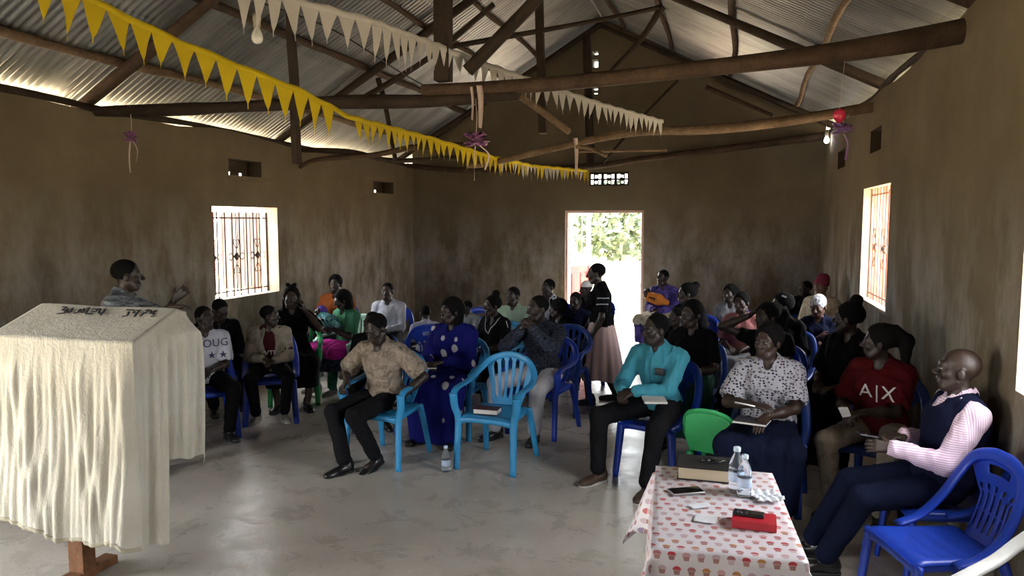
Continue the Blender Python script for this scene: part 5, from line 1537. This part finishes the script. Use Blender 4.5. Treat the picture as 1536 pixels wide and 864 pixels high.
def baby(info, at, label, wrap, headmat=0, second=None, hr='short', sc=.62, look_=0, extra=None):
    """a wrapped baby lying in the lap of somebody; at = local point of its chest in that person's frame"""
    W = info['W'](at); rt = empty('baby', W, info['rz']+look_, label=label, cat='person'); rt.scale = (sc,)*3
    b = SDF(); Rh = rotm(0, -.5, .2); hs = head_ops(SDF()); hs.xf(Rh, np.array([.16, 0, .10])); b.ops += hs.ops
    b.cap((.13, 0, .03), (-.10, .02, -.02), .08, .09, k=.04); b.cap((.10, .06, .03), (.0, .12, .02), .03, .024, k=.02); b.cap((-.10, .05, -.03), (-.30, .08, -.06), .045, .035, k=.03); b.cap((-.10, -.05, -.03), (-.30, -.02, -.06), .045, .035, k=.03)
    b.cap((.16, 0, .05), (.12, 0, .02), .045, k=.03); hand_ops(b, (.0, .12, .02), (-1, .3, 0), (0, 0, -1), (0, 1, 0), .8)
    V, Fc = b.mesh(.009); from_np('body', V, Fc, SKIN[1], rt)
    c = SDF(); c.cap((.09, 0, .03), (-.14, .02, -.02), .105, .12, k=.05); c.cap((-.14, .04, -.02), (-.34, .05, -.07), .10, .06, k=.05); c.wr(.010, .10, 4); V, Fc = c.mesh(.010); from_np('wrap', V, Fc, FB[wrap], rt)
    if second:
        c = SDF(); c.ell((.15, -.045, .12), (.11, .095, .12), k=.02); c.ell((.16, .10, .16), (.09, .09, .11), k=.02, sub=True); c.wr(.008, .06, 2); V, Fc = c.mesh(.009); from_np('hood', V, Fc, FB[second], rt)
    else:
        o = bpy.data.objects.new('hair', tpl('hair_short', lambda: hair_sdf('short'), .0075, HAIR)); link(o, rt); o.matrix_local = Matrix.Translation((.16, 0, .10)) @ Matrix(Rh.tolist()).to_4x4()
    return rt
baby(MG, (.10, .27, .90), 'baby in a purple hood and teal wrap on the lap of the mother in green', 'teal', second='purple')
def lapcloth(info, mat, label, z=.64, y0=.12, y1=.52, name='cloth', drop=.14, w=.20):
    g = SDF(); pl = info['Lg']
    A_, B_ = pl[-1], pl[1]
    for t in (0, .33, .66, 1):
        H_ = A_[0]*(1-t)+B_[0]*t; K_ = A_[1]*(1-t)+B_[1]*t; d = K_-H_
        g.cap(H_+d*.45+np.array([0, 0, .02]), H_+d*1.02+np.array([0, 0, .02]), .098, .100, k=.04)
    g.cut((0, 0, pl[1][1][2]-.03), (0, 0, -1)); g.wr(.014, .12, 7)
    V, Fc = g.mesh(.009); o = from_np(name, V, Fc, FB[mat], label=label, cat='cloth')
    o.location = info['loc']; o.rotation_euler = (0, 0, info['rz']); o.scale = (info['s'],)*3; return o
lapcloth(MG, 'magenta', 'bright magenta cloth spread over the lap of the mother in green')
p = person((581, 438), -8, 'boy in a white shirt against the left wall with a small child on his lap', s=.92, top=('white', 'long'), bottom=('charcoal', 'trousers'), h=FAR, skin=1, **lap())
BW = p; chair('side', BLUE_P, p['loc'][:2], -8, 'blue plastic chair under the boy holding a small child')
person((586, 457), -8, 'small child in red on the lap of the boy in white', s=.52, zoff=.31, top=('red', 'short'), bottom=('charcoal', 'trousers'), h=.012, skin=0)
p = person((557, 484), -25, 'boy in black half hidden behind the man in the mottled shirt', look=20, s=.82, top=('black', 'short'), bottom=('black', 'trousers'), h=MID)
chair('side', DBLUE_P, p['loc'][:2], -20, 'dark blue plastic chair behind the man in the mottled shirt')
# man in mottled beige shirt
bc1, bc2 = at_z(515, 696, 0), at_z(601, 708, 0)
_, bcc, bch = chair_from_front(bc1, bc2, 'arm', SKY_P, 'light blue plastic armchair under the man in the mottled beige shirt')
person((582, 492), bch, 'man in a mottled beige short sleeved shirt sitting with his head bowed', look=18, pitch=.42, roll=.06, s=.97, lean=.10, top=('camo', 'short', .020), bottom=('charcoal', 'trousers'), h=NEAR,
       R=dict(pos=(.22, .24, .70), d=(-.1, .9, -.45), n=(-.5, 0, -1), c=.7), L=dict(pos=(-.26, .16, .60), d=(-.05, .5, -.9), n=(1, 0, 0), c=.8), hintL=(-.6, -.4, -.3), hintR=(.8, -.5, -.4),
       legR=dict(ankle=(.12, .44, .085), toe=(.40, 1, -.05), knee=(.5, .5, 1)), legL=dict(ankle=(-.06, .26, .10), toe=(.2, 1, -.35), knee=(.30, .5, 1)), zoff=0, xyz=(bcc.x-.015, bcc.y+.0, 0))
# blue dress
p = person((676, 467), 4, 'woman in a long royal blue dress with white spots beside the empty blue chair', look=32, female=True, stout=1.18, top=('dress', 'long', .020), bottom=('dress', 'dress', .03), hair='bob', h=.0065, skin=0, shoes=(LEATHER, DSOLE), hw=1.08,
           R=dict(pos=(.12, .30, .70), d=(-.6, .6, -.1), n=(0, 0, -1), c=.6), L=dict(pos=(-.04, .30, .72), d=(.7, .6, -.2), n=(0, 0, -1), c=.6))
BD = p; chair('arm', SKY_P, p['loc'][:2], 4, 'light blue plastic armchair under the woman in the spotted blue dress')
book('notebook', p['W']((.10, .34, .665)), p['rz']+.4, .15, .20, .012, COVER, 'thin black notebook with white pages on the lap of the woman in the blue dress', pages=M('white_page_edges'))
# children behind her
p = person((638, 470), 150, 'small boy in a white shirt turned away, left of the spotted dress', s=.72, top=('white', 'short'), bottom=('navy', 'trousers'), h=FAR); chair('side', BLUE_P, p['loc'][:2], 150, 'blue plastic chair under the small boy turned away')
p = person((700, 461), 15, 'small child showing only a head right behind the spotted dress', look=50, s=.66, top=('grey', 'short'), bottom=('navy', 'trousers'), h=FAR); chair('side', BLUE_P, p['loc'][:2], 15, 'blue plastic chair under the small child behind the spotted dress')
# middle block
p = person((738, 459), 22, 'woman with a hair bun in a black top edged with white lines', look=42, female=True, s=.90, top=('blackstripe', 'short'), bottom=('black', 'skirt', .2), hair='topbun', h=MID, necky=.08)
BS = p; chair('arm', SKY_P, p['loc'][:2], 22, 'light blue plastic armchair under the woman with the hair bun')
p = person((769, 445), 10, 'young man in a pale green collared shirt in the middle rows', look=18, s=.92, top=('palegreen', 'short', .012), collar=True, bottom=('navy', 'trousers'), h=MID); chair('arm', DBLUE_P, p['loc'][:2], 10, 'dark blue plastic armchair under the man in pale green')
p = person((822, 432), 18, 'man in a dark suit jacket and white shirt in the back row', look=32, s=.94, top=('white', 'long'), over=('black', 'jacket'), bottom=('black', 'trousers'), h=FAR); chair('side', BLUE_P, p['loc'][:2], 18, 'blue plastic chair under the man in the suit jacket')
p = person((836, 464), 30, 'woman in black with thick hair between the suited man and the man in navy', look=85, female=True, s=.80, top=('black', 'short'), bottom=('black', 'skirt', .2), hair='afro', h=FAR)
p = person((863, 452), 10, 'man in a navy shirt looking down, left of the standing woman', look=14, pitch=.2, s=.85, top=('navy', 'long'), collar=True, bottom=('charcoal', 'trousers'), h=MID); chair('side', BLUE_P, p['loc'][:2], 10, 'blue plastic chair under the man in navy')
capm = M('white_cap_cloth', (.72, .70, .68), .8)
p = person((879, 434), 40, 'person in a white cap behind the standing woman', look=60, pitch=.1, s=.86, top=('charcoal', 'short'), bottom=('charcoal', 'trousers'), hair='cap', hairmat=capm, h=FAR); chair('side', BLUE_P, p['loc'][:2], 40, 'blue plastic chair under the person in the white cap')
# man with clasped hands
p = person((806, 464), 14, 'man in a dark floral shirt and white trousers with hands clasped under his chin', look=40, s=1.02, zoff=0, top=('floral', 'long', .016), collar=True, bottom=('whitetr', 'trousers'), h=.0065, lean=.12,
       L=dict(pos=(-.055, .30, .985), d=(.55, .05, .8), n=(1, -.2, -.3), c=.9), R=dict(pos=(.065, .30, .965), d=(-.5, .05, .8), n=(-1, -.2, -.2), c=.9), hintL=(-.9, -.2, -.8), hintR=(.9, -.2, -.8), legR=dict(ankle=(.26, .42, .085), toe=(.3, 1, 0)), legL=dict(ankle=(-.10, .36, .085)))
CM_ = p; chair('arm', BLUE_P, p['loc'][:2], 14, 'royal blue plastic armchair under the man with clasped hands')
# standing woman
SW = person((894, 411), 72, 'woman standing before the doorway in a black top and pale pink pleated skirt', look=80, pitch=.08, s=.935, pose='stand', female=True, lean=.04, top=('black', 'short', .004), bottom=('pinkskirt', 'skirt', .30), hair='short', h=.0065, shoes=(LEATHER, DSOLE),
       L=dict(pos=(-.20, .14, .80), d=(.1, .3, -1), n=(1, 0, 0), c=.6), R=dict(pos=(.20, .16, .82), d=(0, .4, -1), n=(-1, 0, 0), c=.6), legL=dict(ankle=(-.10, .16, .085)), legR=dict(ankle=(.10, -.18, .085)))
# purple wrap woman by the door
p = person((994, 417), 20, 'woman in a purple wrap beside the doorway with a baby on her lap', look=30, female=True, s=.98, top=('purplewrap', 'long', .03), bottom=('purplewrap', 'skirt', .2), h=FAR, skin=0, **lap()); chair('side', BLUE_P, p['loc'][:2], 20, 'blue plastic chair under the woman in the purple wrap')
baby(p, (.06, .26, .84), 'baby in orange on the lap of the woman in the purple wrap', 'orangecloth', sc=.66)
lapcloth(p, 'cream', 'pale cloth over the knees of the woman in the purple wrap')
# man in turquoise
TM = person((983, 495), 22, 'man in a turquoise long sleeved shirt with hands clasped in his lap', look=52, pitch=.02, s=1.0, top=('cyan', 'long', .012), collar=True, bottom=('charcoal', 'trousers'), h=NEAR, eyes=True, shoes=(BROWNL, SOLE), stout=.95, lean=.06,
       R=dict(pos=(.14, .34, .70), d=(-.45, .75, -.35), n=(-.3, -.3, -.9), c=.9), L=dict(pos=(.03, .34, .71), d=(.6, .7, -.3), n=(.4, -.2, -.9), c=.9), hintL=(-.8, -.3, -.5), hintR=(.6, -.5, -.6),
       legR=dict(ankle=(.27, .45, .085), toe=(.25, 1, 0), knee=(.5, .5, 1)), legL=dict(ankle=(-.16, .50, .085), toe=(-.1, 1, 0)))
chair('side', BLUE_P, TM['loc'][:2], 22, 'royal blue plastic chair under the man in the turquoise shirt')
bm = bmesh.new(); o_ = TM['chest']+TM['fwd']*.132+np.array([-.075, 0, .02])
ph = phone('pocket_phone', TM['W'](o_+np.array([0, .012, -.02])), 0, 'dark phone sticking out of the turquoise shirt pocket', w=.075, l=.055, rot=(PI/2-.05, 0, TM['rz']))
book('open_notebook', TM['W']((-.14, .36, .668)), TM['rz']+.6, .16, .20, .014, M('white_page_edges'), 'thin notebook with white page edges on the thigh of the turquoise shirted man', pages=M('white_page_edges'))
# right block, in shadow
p = person((1037, 472), 14, 'woman in black with bushy hair behind the turquoise shirted man', look=38, female=True, s=1.0, stout=1.1, top=('black', 'short'), bottom=('darkgreen', 'skirt', .15), hair='puff', h=MID); chair('side', DBLUE_P, p['loc'][:2], 14, 'dark blue plastic chair under the woman with bushy hair')
p = person((1030, 441), 30, 'woman with gathered hair two rows behind the turquoise shirted man', look=75, female=True, s=1.0, top=('charcoal', 'short'), bottom=('black', 'skirt', .2), hair='bun', h=FAR); chair('side', BLUE_P, p['loc'][:2], 30, 'blue plastic chair under the woman with gathered hair')
p = person((1014, 476), 20, 'child peeping out behind the shoulder of the turquoise shirted man', look=55, s=.78, top=('black', 'short'), bottom=('black', 'trousers'), h=FAR); chair('side', BLUE_P, p['loc'][:2], 20, 'blue plastic chair under the child peeping out')
p = person((1112, 455), 12, 'woman in a salmon pink top looking across from the right rows', look=25, roll=.12, female=True, skin=1, s=.93, top=('pinktop', 'short', .01), bottom=('grey', 'skirt', .2), hair='puff', h=MID); chair('side', BLUE_P, p['loc'][:2], 12, 'blue plastic chair under the woman in salmon pink')
g = empty('eyeglasses', p['W'](p['hd']+p['Rh'] @ np.array([0, .10, .008])), p['rz']+math.radians(12-25)*-1, label='eyeglasses worn by the woman in salmon pink', cat='eyeglasses')
for q in (-1, 1):
    bm = bmesh.new(); tube(bm, [(q*.032+.024*math.cos(a), 0, .020*math.sin(a)) for a in np.linspace(0, 2*PI, 20)[:-1]], .0022, 6, closed=True); from_bm('lens_rim', bm, IRON, g)
    bm = bmesh.new(); tube(bm, [(q*.056, 0, .004), (q*.074, -.05, .004), (q*.076, -.10, 0)], .002, 6); from_bm('temple', bm, IRON, g)
p = person((1095, 441), 16, 'woman in grey just behind the one in salmon pink', look=30, female=True, s=.92, top=('grey', 'short'), bottom=('black', 'skirt', .2), hair='long', h=FAR); chair('side', BLUE_P, p['loc'][:2], 16, 'blue plastic chair under the woman in grey')
p = person((1150, 476), 25, 'person in black lifting one arm to the head in the right rows', look=55, s=1.0, female=True, top=('black', 'cap'), bottom=('black', 'trousers'), hair='ponytail', h=MID,
           R=dict(pos=(.17, .06, 1.13), d=(-.6, -.2, .6), n=(-1, 0, 0), c=.5), hintR=(.9, .4, -.1)); chair('side', BLUE_P, p['loc'][:2], 25, 'royal blue plastic chair under the person lifting an arm')
p = person((1172, 459), 25, 'woman in black with a white hair clip behind the raised arm', look=70, female=True, s=1.0, top=('black', 'short'), bottom=('black', 'skirt', .2), hair='puff', h=FAR); chair('side', DBLUE_P, p['loc'][:2], 25, 'dark blue plastic chair behind the raised arm')
bm = bmesh.new(); box(bm, (0, 0, 0), (.045, .02, .014), bevel=.004); hc = from_bm('hair_clip', bm, FB['white'], p['root']); hc.location = Vector(p['hd']+np.array([-.045, .055, .098])); hc.rotation_euler = (.4, -.4, .3)
TW = person((1152, 513), 10, 'woman in a white tee shirt with small dark print and a navy skirt', look=36, female=True, stout=1.2, hw=1.08, s=1.0, skin=1, top=('tee', 'short', .016), bottom=('navy', 'skirt', .10), hair='puff', h=NEAR, eyes=True,
       R=dict(pos=(.06, .31, .75), d=(-.85, .35, .0), n=(0, -.2, -1), c=.5), L=dict(pos=(-.03, .37, .69), d=(.2, .8, -.3), n=(0, 0, -1), c=.3), hintL=(-.8, -.3, -.5), hintR=(.8, -.3, -.5))
chair('side', DBLUE_P, TW['loc'][:2], 10, 'dark blue plastic chair under the woman in the printed tee')
book('exercise_book', TW['W']((.05, .40, .655)), TW['rz']+1.5, .16, .21, .014, M('dark_grey_cover', (.04, .04, .05), .5), 'grey covered book lying on the navy skirt of the woman in the printed tee', pages=M('white_page_edges'))
bm = bmesh.new(); a_, b_ = TW['W']((.16, .40, .775)), TW['W']((.03, .42, .765)); tube(bm, [a_, b_], .005, 8); from_bm('white_pen', bm, M('white_plastic_pen', (.8, .8, .78), .4), label='white pen held by the woman in the printed tee', cat='pen')
p = person((1231, 431), 22, 'woman with a maroon headwrap and cream lace top by the right wall', look=28, female=True, s=1.0, skin=2, top=('cream', 'long', .02), bottom=('navyprint', 'skirt', .2), hair='wrap', hairmat=FB['maroon'], h=FAR, stout=1.1, **lap()); chair('side', BLUE_P, p['loc'][:2], 22, 'blue plastic chair under the woman in the maroon headwrap')
p = person((1208, 433), 24, 'dark figure with short hair left of the maroon headwrap', look=60, s=.86, top=('black', 'short'), bottom=('black', 'trousers'), h=FAR); chair('side', BLUE_P, p['loc'][:2], 24, 'blue plastic chair under the dark figure in the far right corner')
p = person((1227, 460), 18, 'girl in a white patterned headscarf with folded arms', look=24, pitch=.28, female=True, s=.93, skin=2, top=('navy', 'short'), bottom=('navy', 'skirt', .2), hair='scarf', hairmat=FB['scarf'], h=MID,
           R=dict(pos=(-.06, .24, .82), d=(-1, .1, .1), n=(0, -1, 0), c=.4), L=dict(pos=(.06, .27, .79), d=(1, .0, .05), n=(0, -1, 0), c=.4)); chair('side', BLUE_P, p['loc'][:2], 18, 'royal blue plastic chair under the girl in the white headscarf')
p = person((1272, 478), 40, 'large figure in black with a high hair bun by the right wall', look=110, female=True, s=1.06, stout=1.2, top=('black', 'short', .02), bottom=('black', 'skirt', .1), hair='topbun', h=MID); chair('side', DBLUE_P, p['loc'][:2], 40, 'dark blue plastic chair under the figure with the high hair bun')
RW = person((1318, 514), 28, 'woman with a ponytail in a red tee shirt with pale letters', look=98, female=True, s=1.0, stout=1.12, top=('red', 'short', .016), bottom=('beige', 'trousers'), hair='ponytail', h=.0065,
       R=dict(pos=(.10, .34, .70), d=(-.4, .8, -.3), n=(0, 0, -1), c=.7), L=dict(pos=(.0, .36, .71), d=(.5, .8, -.2), n=(0, 0, -1), c=.7)); chair('side', DBLUE_P, RW['loc'][:2], 28, 'dark blue plastic chair under the woman in the red tee')
phone('held_phone', RW['W']((.07, .45, .70)), RW['rz'], 'phone in a white case held in the lap of the woman in red', capm, w=.06, l=.12, rot=(1.0, .2, RW['rz']))
# bald man by the right wall
BM = person((1436, 556), 84, 'bald man in a navy vest over a pink striped shirt, seated at the right wall', look=94, pitch=-.12, s=1.02, zoff=0, lean=-.16, top=('pink', 'long', .016), over=('navyvest', 'vest'), collar=True, bottom=('navy', 'trousers'), hair='bald', h=NEAR, eyes=True, necky=.03,
       L=dict(pos=(-.13, .30, .735), d=(.1, 1, .08), n=(.9, 0, -.5), c=.7), R=dict(pos=(.12, .16, .74), d=(-.3, .9, -.1), n=(0, 0, -1), c=.6), hintL=(-.45, -.4, -.9), legL=dict(ankle=(-.06, .60, .085), toe=(0, 1, 0)), legR=dict(ankle=(.16, .62, .085)), stout=1.05)
chair('side', BLUE_P, BM['loc'][:2], 84, 'royal blue plastic chair under the bald man at the right wall')
phone('small_phone', BM['W']((-.10, .42, .785)), 0, 'small dark phone in the hand of the bald man', w=.05, l=.11, rot=(.2, 0, BM['rz']+.3))

# ------------------------------------------------------------------ lettering on clothes, built as thin printed shapes on the cloth
def project_text(txt, info, centre, size, mat, name='printed_letters', rot=0.0, yaw=0.0, squash=1.0, dist=.006, garment=None, spacing=1.0):
    cu = bpy.data.curves.new('t', 'FONT'); cu.body = txt; cu.size = size; cu.align_x = 'CENTER'; cu.align_y = 'CENTER'; cu.extrude = 0; cu.space_character = spacing; cu.resolution_u = 3
    to = bpy.data.objects.new('t', cu); COL.objects.link(to); bpy.context.view_layer.update()
    me = bpy.data.meshes.new_from_object(to.evaluated_get(bpy.context.evaluated_depsgraph_get())); bpy.data.objects.remove(to)
    bm = bmesh.new(); bm.from_mesh(me)
    bmesh.ops.triangulate(bm, faces=bm.faces); bmesh.ops.subdivide_edges(bm, edges=bm.edges, cuts=2, use_grid_fill=True)
    root = info['root']; tgt = [c for c in root.children if c.name.split('.')[0] == garment][0]
    from mathutils.bvhtree import BVHTree
    bv = BVHTree.FromPolygons([v.co for v in tgt.data.vertices], [p.vertices for p in tgt.data.polygons])
    c = Vector(centre); Ry = Matrix.Rotation(yaw, 3, 'Z'); Rr = Matrix.Rotation(rot, 3, 'Y')
    for v in bm.verts:
        # text x runs to the figure's left when read from the front
        p = Ry @ (Rr @ Vector((-v.co.x, 0, v.co.y*squash))); src = c+p+Ry @ Vector((0, .35, 0)); d = Ry @ Vector((0, -1, 0))
        hit = bv.ray_cast(src, d, .8)
        v.co = (hit[0]-d*dist) if hit[0] is not None else (c+p)
    bm.normal_update()
    return from_bm(name, bm, mat, root, False)
INK = M('dark_print', (.04, .04, .10), .8); WINK = M('pale_print', (.62, .60, .60), .7); GINK = M('gold_print', (.50, .30, .15), .7)
project_text('DOUG', BOY, (-.05, 0, BOY['chest'][2]+.05), .105, INK, garment='shirt', spacing=1.05)
project_text('\u2605 \u2605 \u2605', BOY, (-.05, 0, BOY['chest'][2]-.07), .085, INK, name='printed_stars', garment='shirt')
project_text('VTI', JB, (0, 0, JB['chest'][2]-.13), .08, WINK, garment='shirt')
project_text('A|X', RW, (0, 0, RW['chest'][2]-.03), .13, WINK, garment='shirt', yaw=.15, spacing=1.15)
# white edging on the black top
def edging(info, pts, mat, garment='shirt', r=.006, name='white_edging'):
    tgt = [c for c in info['root'].children if c.name.split('.')[0] == garment][0]
    from mathutils.bvhtree import BVHTree
    bv = BVHTree.FromPolygons([v.co for v in tgt.data.vertices], [p.vertices for p in tgt.data.polygons])
    P = []
    for p in smooth_path(pts, 5):
        h_ = bv.find_nearest(p); P.append(h_[0]+h_[1]*.002 if h_[0] is not None else p)
    bm = bmesh.new(); tube(bm, P, r, 6); return from_bm(name, bm, mat, info['root'])
n0 = BS['nb']; f0 = BS['fwd']; u0 = BS['up']
for q in (-1, 1):
    edging(BS, [tuple(n0+np.array([q*.10, .02, -.0])), tuple(n0+np.array([q*.06, .12, -.08])), tuple(n0+np.array([0, .15, -.19]))], FB['white'], r=.005)
    edging(BS, [tuple(BS['sh'][q]+np.array([q*.05, .05, .05])), tuple(BS['sh'][q]+np.array([q*.08, .05, -.03]))], FB['white'], r=.005)
# turquoise shirt: placket and pocket
edging(TM, [tuple(TM['nb']+np.array([0, .12, -.05])), tuple(TM['chest']+np.array([0, .16, 0])), tuple(TM['pel']+np.array([0, .16, .08]))], fabric('turquoise_placket', (.07, .33, .45)), r=.004, name='placket')
# white sleeve flashes of the standing woman
for k in range(2):
    S_, E_, _, _ = SW['A'][-1]; c_ = S_+(E_-S_)*(.22+.25*k)
    edging(SW, [tuple(c_+np.array([-.02, -.07, .0])), tuple(c_+np.array([-.08, 0, .01])), tuple(c_+np.array([-.02, .07, .0]))], FB['white'], r=.006, name='white_sleeve_band')
